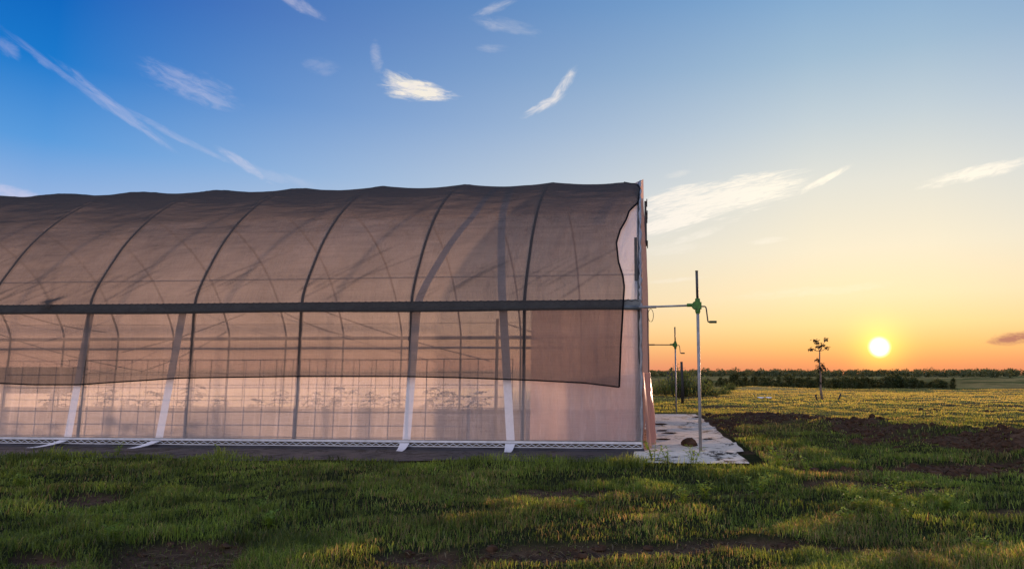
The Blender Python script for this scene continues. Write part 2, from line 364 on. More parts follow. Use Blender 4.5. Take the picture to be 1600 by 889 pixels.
def leafy(name, attr=True, col=(0.05, 0.10, 0.02), tmix=0.5, col2=None, scale=6):
    m, b = mat(name)
    if attr:
        a_ = b.n('ShaderNodeAttribute'); a_.attribute_name = 'col'; cc = a_.outputs['Color']
    else:
        t = b.n('ShaderNodeTexCoord'); c2 = col2 or tuple(v*0.55 for v in col)
        cc = b.mix(b.mapr(b.noise(t.outputs['Object'], scale, 4, 0.6), 0.35, 0.65), tuple(col)+(1,), tuple(c2)+(1,))
    df = b.n('ShaderNodeBsdfDiffuse'); b.l(cc, df.inputs[0])
    tl = b.n('ShaderNodeBsdfTranslucent'); b.l(b.mix(0.5, cc, b.mix(1.0, cc, (2.2, 1.9, 0.9, 1), 'MULTIPLY')), tl.inputs[0])
    s1 = b.n('ShaderNodeMixShader'); s1.inputs[0].default_value = tmix; b.l(df.outputs[0], s1.inputs[1]); b.l(tl.outputs[0], s1.inputs[2])
    gs = b.n('ShaderNodeBsdfGlossy'); gs.inputs['Roughness'].default_value = 0.45; gs.inputs[0].default_value = (0.8, 0.85, 0.8, 1)
    s2 = b.n('ShaderNodeMixShader'); s2.inputs[0].default_value = 0.03; b.l(s1.outputs[0], s2.inputs[1]); b.l(gs.outputs[0], s2.inputs[2])
    outp(b, s2.outputs[0]); return m
M['grass'] = leafy('grass_blades')
M['weed'] = leafy('weed_leaf', False, (0.13, 0.22, 0.02), 0.5, (0.24, 0.30, 0.05))
M['brush'] = leafy('brush_leaf', False, (0.08, 0.13, 0.03), 0.5, (0.13, 0.14, 0.04), 1.5)
M['seedling'] = leafy('seedling_leaf', False, (0.018, 0.035, 0.01), 0.15)
M['sapleaf'] = leafy('sapling_leaf', False, (0.022, 0.02, 0.012), 0.15)
M['cedar'] = leafy('cedar_foliage', False, (0.055, 0.075, 0.026), 0.3, (0.085, 0.085, 0.03), 0.8)
M['straw'] = leafy('dry_straw', False, (0.28, 0.20, 0.10), 0.4, (0.16, 0.11, 0.06))

def ground_mat():
    m, b = mat('field_ground'); t = b.n('ShaderNodeTexCoord')
    a_ = b.n('ShaderNodeAttribute'); a_.attribute_name = 'soil'
    g_ = b.n('ShaderNodeAttribute'); g_.attribute_name = 'gold'
    n1 = b.noise(t.outputs['Object'], 0.35, 6, 0.65); n2 = b.noise(t.outputs['Object'], 6, 6, 0.7); n4 = b.noise(t.outputs['Object'], 0.03, 5, 0.6)
    green = b.mix(b.mapr(n2, 0.3, 0.7), (0.016, 0.020, 0.008, 1), (0.035, 0.032, 0.014, 1))  # turf base darkened in colour to stand in for shade between blades
    gold = b.mix(b.mapr(n1, 0.35, 0.65), (0.40, 0.26, 0.10, 1), (0.20, 0.17, 0.055, 1))
    gold = b.mix(b.mapr(n4, 0.45, 0.6), gold, (0.10, 0.11, 0.035, 1))
    soil = b.mix(b.mapr(n2, 0.35, 0.65), (0.045, 0.026, 0.018, 1), (0.12, 0.070, 0.042, 1))
    cc = b.mix(g_.outputs['Fac'], green, gold); cc = b.mix(a_.outputs['Fac'], cc, soil)
    p = b.n('ShaderNodeBsdfDiffuse'); b.l(cc, p.inputs[0])
    bp = b.n('ShaderNodeBump'); bp.inputs['Strength'].default_value = 0.9; bp.inputs['Distance'].default_value = 0.06
    b.l(b.m('ADD', n2, b.m('MULTIPLY', n1, 1.5)), bp.inputs['Height']); b.l(bp.outputs[0], p.inputs['Normal'])
    outp(b, p.outputs[0]); return m
M['ground'] = ground_mat()

# ------------------------------------------------------------ terrain
A = R(4.79); CO = np.array([0.681, 8.90])
def to_local(x, y):    # s (along the tunnel, to the left), d (across it, away)
    qx = x-CO[0]; qy = y-CO[1]
    return -qx*math.cos(A)+qy*math.sin(A), qx*math.sin(A)+qy*math.cos(A)
def W(s, d, z=0.0):
    return (CO[0]-s*math.cos(A)+d*math.sin(A), CO[1]+s*math.sin(A)+d*math.cos(A), z)
W_T = 8.1; SLEN = 17.9
BARE = []
for (px, py, rx, ry) in [(265, 872, 90, 26), (640, 874, 70, 14), (900, 868, 130, 16), (1040, 862, 60, 8), (1200, 852, 100, 10), (1370, 862, 80, 10), (850, 768, 60, 10), (960, 770, 50, 7), (140, 778, 40, 8), (1330, 757, 90, 5), (1430, 768, 60, 5), (640, 720, 90, 4), (1560, 800, 60, 5), (60, 880, 60, 8)]:
    p = ground_at(px, py); r_ = np.hypot(p[0], p[1]); q = ground_at(px, py-ry)
    BARE.append((p[0], p[1], rx*r_/FPX, max(q[1]-p[1], 0.05)))
def berm(x, y):   # the ridge of dug soil from the mat's far end towards the right of the camera
    # spine in world coordinates, from pixels
    pts = [ground_at(1165, 653), ground_at(1250, 662), ground_at(1350, 674), ground_at(1450, 688), ground_at(1600, 708), ground_at(1760, 730)]
    best = np.full(np.shape(x), 1e9); tt = np.zeros(np.shape(x))
    for i in range(len(pts)-1):
        ax, ay = pts[i][0], pts[i][1]; bx, by = pts[i+1][0], pts[i+1][1]
        L2 = (bx-ax)**2+(by-ay)**2
        t = np.clip(((x-ax)*(bx-ax)+(y-ay)*(by-ay))/L2, 0, 1)
        d_ = np.hypot(x-ax-t*(bx-ax), y-ay-t*(by-ay))
        u = d_ < best; best = np.where(u, d_, best); tt = np.where(u, (i+t)/(len(pts)-1), tt)
    return best, tt
def soil_mask(x, y):
    m = np.zeros(np.shape(x)); nz_ = fbm(x*1.7+40, y*1.7+9, 5)-0.5
    for bx, by, rx, ry in BARE:
        m = np.maximum(m, sstep(1.25, 0.75, np.hypot((x-bx)/rx, (y-by)/ry)+nz_*1.6))
    d_, tt = berm(x, y)
    wd = 0.75+0.30*tt
    m = np.maximum(m, sstep(1.25, 0.75, d_/wd+nz_*1.7)*(1-0.85*sstep(0.52, 0.64, fbm(x*1.3+8, y*0.8+30, 4))))
    s, d = to_local(x, y)
    m = np.maximum(m, sstep(0.26, 0.08, np.maximum(np.abs(s+1.5)-0.05, 0)+np.maximum(4.5-d, 0)*0.15+np.maximum(d-8, 0)*0.4+nz_*0.9))
    # bare streaks further out
    m = np.maximum(m, sstep(0.62, 0.70, fbm(x*0.25+3, y*0.7+8, 4))*sstep(60, 30, y)*0.8)
    return np.clip(m, 0, 1)
def height(x, y):
    r_ = np.hypot(x, y)
    s, d = to_local(x, y)
    ox = np.maximum(np.maximum(-1.75-s, s-(SLEN+.5)), 0); oy = np.maximum(np.maximum(-1.3-d, d-9.2), 0)
    out = sstep(0.0, 1.2, np.hypot(ox, oy))
    z = ((fbm(x*0.9, y*0.9, 4)-0.5)*0.14+(fbm(x*3+5, y*3, 3)-0.5)*0.085)*out
    z = z+(fbm(x*0.06+3, y*0.06+7, 3)-0.5)*1.0*sstep(25, 70, r_)
    prof = np.interp(r_, [0, 30, 120, 250, 450, 700, 3000], [0, 0, -1.1, -0.4, 0.45, 0.6, 0.6])
    z = z+prof
    d_, tt = berm(x, y)
    bh = 0.10+0.20*tt
    z = z+bh*np.exp(-(d_/0.75)**2)*(0.6+0.8*fbm(x*2.3, y*2.3, 4))+0.10*(fbm(x*5, y*5, 3)-0.5)*np.exp(-(d_/1.2)**2)*out
    sm = soil_mask(x, y); z = z-0.035*sm*out*(r_ < 9)
    return z
rads = np.concatenate([[0.01, 0.6, 1.2], np.geomspace(1.8, 40, 300), np.geomspace(41, 4500, 110)])
angs = np.concatenate([np.linspace(-180, -56, 26), np.linspace(-55, 46, 420), np.linspace(47, 179, 26)])
RR, AA = np.meshgrid(rads, np.radians(angs), indexing='ij')
gx = RR*np.sin(AA); gy = RR*np.cos(AA); gz = height(gx, gy)
V = np.stack([gx, gy, gz], -1).reshape(-1, 3); nr, na = RR.shape
idx = np.arange(nr*na).reshape(nr, na); nx_ = np.roll(idx, -1, axis=1)
F = np.stack([idx[:-1], idx[1:], nx_[1:], nx_[:-1]], -1).reshape(-1, 4)
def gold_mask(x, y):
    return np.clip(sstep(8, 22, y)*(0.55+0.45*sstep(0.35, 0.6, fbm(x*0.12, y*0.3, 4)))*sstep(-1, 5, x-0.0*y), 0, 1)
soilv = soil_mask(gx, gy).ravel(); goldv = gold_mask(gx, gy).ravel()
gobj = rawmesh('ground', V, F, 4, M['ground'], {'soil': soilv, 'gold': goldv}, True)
tag(gobj, kind='structure')

# ------------------------------------------------------------ grass
def blades(n, r0, r1, a0, a1, seed, hscale=1.0, dry=0.0, power=0.0):
    rs = np.random.RandomState(seed)
    rad = np.exp(rs.uniform(math.log(r0), math.log(r1), n)); ang = np.radians(rs.uniform(a0, a1, n))
    x = rad*np.sin(ang); y = rad*np.cos(ang)
    s, d = to_local(x, y)
    edge = -1.10+0.10*np.sin(s*1.3)+0.18*(fbm(s*1.1, s*0+4, 3)-0.5)
    edge = np.where(s < -0.1, -1.25, edge)
    inside = (s > -1.36+0.05*(fbm(d*1.3, d*0+2, 3)-0.5)) & (s < SLEN+1) & (d > edge) & (d < 9.2)
    sm = soil_mask(x, y); dens = fbm(x*1.3+50, y*1.3+20, 4)
    keep = (~inside) & (rs.rand(n) > sm*np.where(rad < 7.3, 0.84, 0.90)) & (rs.rand(n) < 0.35+1.5*sstep(0.3, 0.6, dens))
    x, y, rad, s, d, sm = x[keep], y[keep], rad[keep], s[keep], d[keep], sm[keep]; n = len(x)
    z = height(x, y)
    clump = fbm(x*2.2+11, y*2.2+3, 3)
    h = (0.014+0.046*sstep(0.3, 0.75, clump)+0.026*rs.rand(n))*hscale
    tall = np.exp(-((d+1.15)/0.28)**2)*(s > -1.0)*(s < SLEN)          # longer grass along the mat
    h = h*(1+0.9*tall*rs.rand(n))
    tuft = sstep(0.62, 0.72, fbm(x*0.8+70, y*0.8+5, 3)); h = h*(1+0.5*tuft)
    h = h*np.interp(rad, [8, 16, 30, 90], [1, 0.85, 0.65, 0.8])*(1-0.5*sm)
    wd = 0.0032*np.maximum(1, rad/4.2)*(0.7+0.6*rs.rand(n))
    th = rs.rand(n)*2*math.pi; ln = rs.rand(n)**1.3*1.5+0.15
    face = ang[keep] if False else rs.rand(n)*2*math.pi
    dirx, diry = np.cos(th), np.sin(th); wx, wy = np.cos(face)*wd/2, np.sin(face)*wd/2
    V = np.zeros((n, 5, 3))
    V[:, 0] = np.stack([x-wx, y-wy, z-0.01], -1); V[:, 1] = np.stack([x+wx, y+wy, z-0.01], -1)
    mx = x+dirx*h*ln*0.3; my = y+diry*h*ln*0.3; mz = z+h*0.62
    V[:, 2] = np.stack([mx+wx*.75, my+wy*.75, mz], -1); V[:, 3] = np.stack([mx-wx*.75, my-wy*.75, mz], -1)
    V[:, 4] = np.stack([x+dirx*h*ln, y+diry*h*ln, z+h*(1.05-0.42*ln)], -1)
    b = (np.arange(n)*5)[:, None]
    F = np.concatenate([b+np.array([0, 1, 2]), b+np.array([0, 2, 3]), b+np.array([3, 2, 4])], 1).reshape(-1, 3)
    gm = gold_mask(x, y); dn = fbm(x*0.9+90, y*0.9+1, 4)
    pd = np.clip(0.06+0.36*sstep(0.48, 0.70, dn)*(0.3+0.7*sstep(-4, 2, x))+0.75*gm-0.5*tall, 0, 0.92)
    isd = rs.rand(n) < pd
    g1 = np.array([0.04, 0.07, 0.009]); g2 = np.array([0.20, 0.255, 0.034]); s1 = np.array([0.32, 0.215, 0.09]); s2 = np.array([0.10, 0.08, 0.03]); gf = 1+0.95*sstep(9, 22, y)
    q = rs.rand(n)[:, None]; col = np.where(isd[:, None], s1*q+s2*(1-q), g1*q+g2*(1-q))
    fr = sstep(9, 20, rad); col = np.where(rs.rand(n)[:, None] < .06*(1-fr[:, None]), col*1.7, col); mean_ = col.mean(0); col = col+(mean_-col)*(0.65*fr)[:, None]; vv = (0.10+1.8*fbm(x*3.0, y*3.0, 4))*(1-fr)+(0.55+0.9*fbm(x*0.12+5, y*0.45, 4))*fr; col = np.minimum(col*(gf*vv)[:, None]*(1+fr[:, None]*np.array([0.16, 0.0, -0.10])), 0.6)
    return V.reshape(-1, 3), F, np.repeat(col, 5, 0)
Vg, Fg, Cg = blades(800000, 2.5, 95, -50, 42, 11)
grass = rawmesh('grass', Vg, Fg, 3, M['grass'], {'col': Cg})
tag(grass, 'rough green and straw coloured grass covering the field', 'grass', kind='stuff')

# clods on the dug soil
def clods(n):
    rs = np.random.RandomState(5); mb = MB(); N = n*6
    fg = rs.rand(N) < 0.25; px = np.where(fg, rs.uniform(0, 1600, N), rs.uniform(1090, 1640, N)); py = np.where(fg, rs.uniform(745, 900, N), rs.uniform(640, 745, N))
    P = np.array([ground_at(a_, b_) for a_, b_ in zip(px, py)]); x, y = P[:, 0], P[:, 1]
    s_, d_ = to_local(x, y); ok = np.where((soil_mask(x, y) > 0.5) & ~((s_ > -1.42) & ~fg))[0][:n]
    z = height(x, y)
    for c in ok:
        r_ = rs.uniform(0.006, 0.028)*(1.0 if rs.rand() < .9 else 2.2)
        k = (.6, .5, .35) if fg[c] else (rs.uniform(.8, 1.5), 1, rs.uniform(.5, .9))
        mb.blob((x[c], y[c], z[c]+r_*0.15), (r_*k[0], r_*k[1], r_*k[2]), int(c), 6, 4, 0.35)
    return mb
M['clod'] = pbr('dug_soil', (0.08, 0.044, 0.026), 0.95, 0, 0.5, 9, spec=0.1)
tag(clods(3600).build('soil_clods', M['clod'], None, False), 'crumbled dark brown clods lying along the dug soil ridge', 'soil', kind='stuff')
def straws(n):
    rs = random.Random(9); mb = MB(); pp = []
    for c in range(n*5):
        a_ = rs.random() < 0.45; pp.append(ground_at(rs.uniform(1200, 1640) if a_ else rs.uniform(0, 1600), rs.uniform(655, 735) if a_ else rs.uniform(745, 900)))
    P = np.array(pp); x, y = P[:, 0], P[:, 1]; ok = np.where(soil_mask(x, y) > 0.3)[0][:n]; z = height(x, y)
    for c in ok:
        a_ = rs.uniform(0, 6.28)
        mb.leaf((x[c], y[c], z[c]+0.012), (math.cos(a_), math.sin(a_), rs.uniform(-0.05, 0.3)), (0, 0, 1), rs.uniform(.03, .11), rs.uniform(.003, .007))
    return mb
tag(straws(1800).build('dead_straw', M['straw']), 'pale dead grass stalks scattered over the bare soil', 'straw', kind='stuff')

# ------------------------------------------------------------ the high tunnel
tunnel = empty('high_tunnel', (CO[0], CO[1], 0), -A, label='long plastic covered hoop greenhouse glowing pink, under a dark shade net', cat='greenhouse')
PR = [(0, 0), (0, 0.6), (0, 1.2), (0, 1.75), (0.012, 1.92), (0.09, 2.12), (0.25, 2.39), (0.58, 2.86), (1.08, 3.36), (1.70, 3.78), (2.45, 4.10), (3.2, 4.28), (4.05, 4.38)]
def cat(pts, per):
    P = [np.array(p, float) for p in pts]; out = []
    for i in range(len(P)-1):
        p0 = P[max(i-1, 0)]; p1 = P[i]; p2 = P[i+1]; p3 = P[min(i+2, len(P)-1)]
        for k in range(per):
            t = k/per; out.append(0.5*((2*p1)+(-p0+p2)*t+(2*p0-5*p1+4*p2-p3)*t*t+(-p0+3*p1-3*p2+p3)*t**3))
    out.append(P[-1]); return out
half = cat(PR+[(4.9, 4.28)], 6)[:-6]
full = half[:-1]+[half[-1]]+[np.array([W_T-p[0], p[1]]) for p in half[-2::-1]]
full = np.array(full); NP = len(full)
tg = np.gradient(full, axis=0); tg /= np.linalg.norm(tg, axis=1)[:, None]
nrm = np.stack([-tg[:, 1], tg[:, 0]], 1)      # outwards
arc = np.concatenate([[0], np.cumsum(np.linalg.norm(np.diff(full, axis=0), axis=1))])
def at_arc(t, off=0.0):
    d = np.interp(t, arc, full[:, 0]); z = np.interp(t, arc, full[:, 1])
    n0 = np.interp(t, arc, nrm[:, 0]); n1 = np.interp(t, arc, nrm[:, 1])
    return d+n0*off, z+n1*off
HS = [0.02]+[1.49*k for k in range(1, 13)]
HS[-1] = SLEN-0.02
for i, s in enumerate(HS):
    mb = MB(); ho = [-0.024+0.014*float(sstep(0.9, 1.2, p[1])) for p in full]; mb.tube([(-s, p[0]+nrm[j][0]*ho[j], p[1]+nrm[j][1]*ho[j]) for j, p in enumerate(full)], 0.023, 8)
    mb.build('hoop', M['dark_steel'], tunnel)
def sag(s):
    f_ = (np.asarray(s) % 1.49)/1.49
    return np.sin(np.pi*f_)**0.8
def sheet(s0, s1, t0, t1, off, ns_, nt_, samp, wr=0.006, sagr=0.06, seed=0):
    S = np.linspace(s0, s1, ns_); T = np.linspace(t0, t1, nt_); P = []
    for t in T:
        row = []
        d0, z0 = at_arc(t); k = sstep(2.4, 4.1, z0)
        wv = (fbm(S*2.1+seed, S*0+t*1.3+seed, 4)-0.5)*2*wr
        o = off-sagr*k*sag(S)+wv
        for s, oo in zip(S, o):
            d, z = at_arc(t, oo); row.append((-s, d, z))
        P.append(row)
    mb = MB(); mb.quadgrid(P); return mb
TR = float(np.interp(1.85, full[:NP//2, 1], arc[:NP//2])); TT = arc[-1]
sheet(0.0, SLEN, 0.10, TR, 0.006, 150, 14, 0, 0.008).build('side_film', M['film'], tunnel)
sheet(0.0, SLEN, TR, TT/2, 0.006, 180, 40, 0, 0.004, 0.05).build('roof_film', M['roof_film'], tunnel)
sheet(0.0, SLEN, TT/2, TT-TR, 0.006, 180, 30, 0, 0.004, 0.05).build('roof_film', M['film'], tunnel)
sheet(0.0, SLEN, TT-TR, TT-0.1, 0.006, 80, 12, 0, 0.012, seed=5).build('side_film', M['far_film'], tunnel)
# milky inner curtain over the last bay
mb = MB(); P = []
for i, z in enumerate(np.linspace(0.13, 1.8, 50)):
    P.append([(-s, 0.11+0.012*math.sin(s*17+z*2)+0.01*math.sin(s*7-z*5)+0.022*math.sin(s*11+z*19)*max(0, 1-z)*max(0, 1.2-s), z) for s in np.linspace(0.04, 1.42, 90)])
mb.quadgrid(P); mb.build('inner_curtain', M['drape'], tunnel)
# end walls
def endwall(s, bulge, name, m):
    mb = MB(); P = []
    prof = [p for p in full]; n = len(prof)
    for k in np.linspace(0, 1, 22):
        row = []
        for j in range(n//2+1):
            a_ = prof[j]; b_ = prof[n-1-j]; d = a_[0]*(1-k)+b_[0]*k; z = a_[1]
            q = math.sin(math.pi*min(max(k, 0), 1))*min(1, z/0.6)*(1-(z/4.4)**4)
            row.append((-s+bulge*q+0.012*math.sin(d*6+z*3)*q, d, z))
        P.append(row)
    mb.quadgrid(P); return mb.build(name, m, tunnel)
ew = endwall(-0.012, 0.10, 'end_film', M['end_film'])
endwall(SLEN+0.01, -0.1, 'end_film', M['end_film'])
# end trim channel following the arch, with its frayed edge
mb = MB(); pts = []
for j in range(0, NP): pts.append((0.0+0.006*math.sin(j*2.3), full[j][0]+nrm[j][0]*0.022, full[j][1]+nrm[j][1]*0.022))
mb.tube(pts, [0.017+0.005*math.sin(j*1.7)+0.003*math.sin(j*5.1) for j in range(NP)], 7); mb.build('end_channel', M['steel'], tunnel)
# rolled film collar flaring at the ridge
mb = MB(); P = []
for k in range(7):
    r_ = k/6; row = []
    for j in range(NP//2-22, NP//2+23, 2):
        q = 0.06*r_*(0.55+0.45*math.cos((j-NP//2+8)*0.15)); row.append((0.02+0.03*r_-0.13*(1-r_)*(0.5+0.5*math.sin(j*0.5)), full[j][0]+nrm[j][0]*(0.012+q), full[j][1]+nrm[j][1]*(0.012+q*0.7)))
    P.append(row)
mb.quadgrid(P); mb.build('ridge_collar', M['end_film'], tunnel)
# vent hardware on the gable, seen edge-on
for (d0, d1, z0, z1) in ((3.7, 4.05, 3.8, 4.1), (2.7, 3.1, 3.15, 3.65)):
    mb = MB(); mb.box(0.06, 0.10, d0, d1, z0, z1); mb.box(0.098, 0.115, d0-.03, d1+.03, z0-.03, z0+.02); mb.box(0.098, 0.115, d0-.03, d1+.03, z1-.02, z1+.03)
    mb.build('vent_frame', M['dark_steel'], tunnel, False)
# hip rails, roll tubes and base rails, near and far
for side in (0, 1):
    def yy(d): return d if side == 0 else W_T-d
    def bx(mb, s0, s1, a_, b_, z0, z1): mb.box(-s1, -s0, min(yy(a_), yy(b_)), max(yy(a_), yy(b_)), z0, z1)
    mb = MB(); bx(mb, 0.0, SLEN, -0.045, -0.012, 1.815, 1.895); hr = mb.build('hip_board', M['rail'] if side == 0 else M['dark_steel'], tunnel, False)
    mb = MB(); pts = [(-s, yy(-0.05-0.006*(k % 2)), 1.885+(0.012 if k % 2 else -0.012)) for k, s in enumerate(np.arange(0.02, SLEN, 0.045))]
    mb.tube(pts, 0.004, 4); mb.build('wiggle_wire', M['dark_steel'], hr)
    zt = 1.80 if side == 0 else 1.62
    mb = MB(); mb.tube([(-s, yy(-0.062), zt-0.012+0.006*math.sin(s*1.7)) for s in np.linspace(0, SLEN, 60)], 0.030, 10); mb.build('rolled_film', M['rail'] if side == 0 else M['dark_steel'], tunnel)
    mb = MB(); bx(mb, 0.0, SLEN, -0.035, -0.008, 0.015, 0.135); bb = mb.build('base_board', M['wood'], tunnel, False)
    mb = MB(); bx(mb, 0.0, SLEN, -0.05, -0.037, 0.102, 0.130); bx(mb, 0.0, SLEN, -0.055, -0.037, 0.050, 0.060); mb.build('base_channel', M['alu'], bb, False)
    mb = MB(); pts = []
    for k, s in enumerate(np.arange(0.02, SLEN, 0.05)): pts.append((-s, yy(-0.047), 0.076+(0.016 if k % 2 else -0.010)))
    mb.tube(pts, 0.005, 4); mb.build('wiggle_wire', M['alu'], bb)
# loose skirt bunched under the base rail
mb = MB(); P = []
for k, zz in enumerate((0.048, 0.03, 0.014, 0.012)):
    P.append([(-s, -0.045-0.02*k-0.012*math.sin(s*9+k)-(0.05*max(0, math.sin(s*2.1)) if k == 3 else 0), zz) for s in np.linspace(-0.03, SLEN, 260)])
mb.quadgrid(P); mb.build('skirt', M['dark_rubber'], tunnel)
# purlins, ridge pole and wires
for (d, z, r_) in ((4.05, 4.31, 0.02),):
    mb = MB(); mb.tube([(-0.0, d, z), (-SLEN, d, z)], r_, 8); mb.build('purlin', M['dark_steel'], tunnel)
for (d, z) in ((7.95, 2.22), (0.22, 2.25), (6.9, 3.3)):
    mb = MB(); mb.tube([(-s, d, z-0.02*math.sin(math.pi*s/SLEN)) for s in np.linspace(0.05, SLEN, 12)], 0.006, 5); mb.build('purlin_wire', M['dark_steel'], tunnel)
for (s0, d0, z0, s1, d1, z1) in ((4.9, 1.2, 1.95, 2.2, 1.2, 1.15), (9.2, 0.5, 1.9, 7.6, .5, 1.55), (9.3, .5, 1.55, 7.0, .5, 1.0), (7.0, .5, 1.0, 5.8, .5, 1.55), (5.5, 1.5, 1.9, 4.3, 1.5, 1.5), (2.0, 1.0, 1.7, 0.5, 1.0, 1.35), (8.2, 1.6, 1.3, 6.2, 1.0, 1.9)):
    mb = MB(); mb.tube([(-(s0*(1-t)+s1*t), d0, z0*(1-t)+z1*t-0.05*math.sin(math.pi*t)) for t in np.linspace(0, 1, 9)], 0.007, 5); mb.build('bracing_cable', M['dark_steel'], tunnel)
# webbing straps over the film
def strap(keys, tail, tmax=TT/2+1.0):
    tk = [k[0] for k in keys]; sk = [k[1] for k in keys]
    mb = MB(); P = []
    for t in np.linspace(0.06, tmax, 60):
        s = np.interp(t, tk, sk); d, z = at_arc(t, 0.013-0.05*float(sstep(2.4, 4.1, at_arc(t)[1]))*float(sag(s)))
        wd = 0.053; P.append([(-s-wd, d, z), (-s+wd, d, z)])
    mb.quadgrid(P)
    P = []
    for k in range(6):
        q = k/5; s = sk[0]+tail*q; P.append([(-s-0.062*(1-.55*q), -0.065-0.24*q, 0.075*(1-q)**2+0.022), (-s+0.062, -0.065-0.24*q-0.03*q, 0.075*(1-q)**2+0.022)])
    mb.quadgrid(P); mb.build('strap', M['strap'], tunnel)
m_, b_ = mat('white_webbing'); t_ = b_.n('ShaderNodeTexCoord'); n_ = b_.noise(t_.outputs['Object'], 30, 4, .6)
tl_ = b_.n('ShaderNodeBsdfTranslucent'); df_ = b_.n('ShaderNodeBsdfDiffuse'); cc_ = b_.mix(n_, (0.82, 0.80, 0.82, 1), (0.66, 0.63, 0.64, 1)); b_.l(cc_, df_.inputs[0]); b_.l(cc_, tl_.inputs[0])
x_ = b_.n('ShaderNodeMixShader'); x_.inputs[0].default_value = 0.25; b_.l(df_.outputs[0], x_.inputs[1]); b_.l(tl_.outputs[0], x_.inputs[2]); outp(b_, x_.outputs[0]); M['strap'] = m_
strap([(0.06, 2.99), (TR, 2.90), (TR+1.75, 2.42), (TT/2, 2.2)], 0.0)
strap([(0.06, 1.64), (TR, 1.77), (TR+1.75, 2.0), (TT/2, 2.2)], 0.0)
strap([(0.06, 7.60), (TR, 7.42), (TT/2, 7.1)], 0.28, TR-0.02)
strap([(0.06, 6.32), (TR, 6.10), (TT/2, 6.9)], 0.22, TR-0.02)
# loose pink plastic bunched at the foot of the end wall
mb = MB(); P = []
for z in np.linspace(0.0, 0.98, 22):
    row = []
    for d in np.linspace(0.02, 3.4, 60):
        q = 0.05+0.10*(1-z/1.1)**0.8+0.035*math.sin(d*9+z*2.5)+0.02*math.sin(d*21-z*4)
        row.append((max(0.02, q*min(1, 0.35+d*1.2)), d, z))
    P.append(row)
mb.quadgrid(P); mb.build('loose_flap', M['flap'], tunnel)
# thin cords hanging by the end wall
mb = MB(); mb.tube([(0.09, 0.9, 1.86), (0.095, 0.9, 1.2), (0.10, 0.9, 0.75)], 0.006, 5); mb.build('hanging_cord', M['wood'], tunnel); mb = MB()
mb.tube([(0.13+0.035*math.sin(a_), 0.3, 1.72-0.085*math.cos(a_)) for a_ in np.linspace(0, math.pi*1.9, 14)], 0.004, 5)
mb.build('tie_cord', M['wood'], tunnel)
# corner stud just inside the end wall
mb = MB(); mb.box(-0.075, -0.035, 0.10, 0.16, 0.0, 2.72); mb.build('corner_stud', M['dark_steel'], tunnel, False)
# inside floor
flo = MB(); flo.box(-SLEN, 0, 0.0, W_T, 0.004, 0.02); flo.build('floor_sheet', M['floor_mat'], tunnel, False)

# ------------------------------------------------------------ shade net (lies over the tunnel, so a thing of its own)
net = empty('shade_net', (CO[0], CO[1], 0), -A, label='dark brown see-through shade net draped over the greenhouse roof with a wavy black hem', cat='shade net')
EK = [(0.9, .275), (1.4, .25), (1.85, .215), (2.05, .205), (2.2, .225), (2.4, .285), (2.7, .32), (2.9, .275), (3.1, .19), (3.25, .155), (3.42, .03), (3.75, .0), (3.9, .05), (4.02, .18), (4.12, .26), (4.38, .30)]
def sedge(t):
    d, z = at_arc(t); 
    if d > 4.05: return 0.30
    return float(np.interp(z, [e[0] for e in EK], [e[1] for e in EK]))
BK = [(0.2, .79), (0.7, .85), (1.3, .88), (1.7, .895), (2.3, .915), (3.0, .93), (4.5, .93), (6.0, .91), (6.5, .88), (7.5, .82), (8.1, .82), (8.9, .85), (12, .85), (18, .85)]
NS, NT = 640, 460
T0 = 0.0; TEND = TT/2+1.15
Vc = np.zeros((NT, NS, 3)); fold = np.zeros((NT, NS))
rsn = np.random.RandomState(4)
FO = []
for k in range(70):
    s0 = rsn.choice([1.49*q for q in range(0, 9)])+rsn.uniform(-0.5, 0.25); FO.append((s0, rsn.uniform(-1.9, -0.9), rsn.uniform(0.2, 1.0), rsn.uniform(0.014, 0.032), rsn.uniform(.3, 1.0), rsn.uniform(0.0, 0.25)))
U = np.linspace(0, 1, NS)**1.15
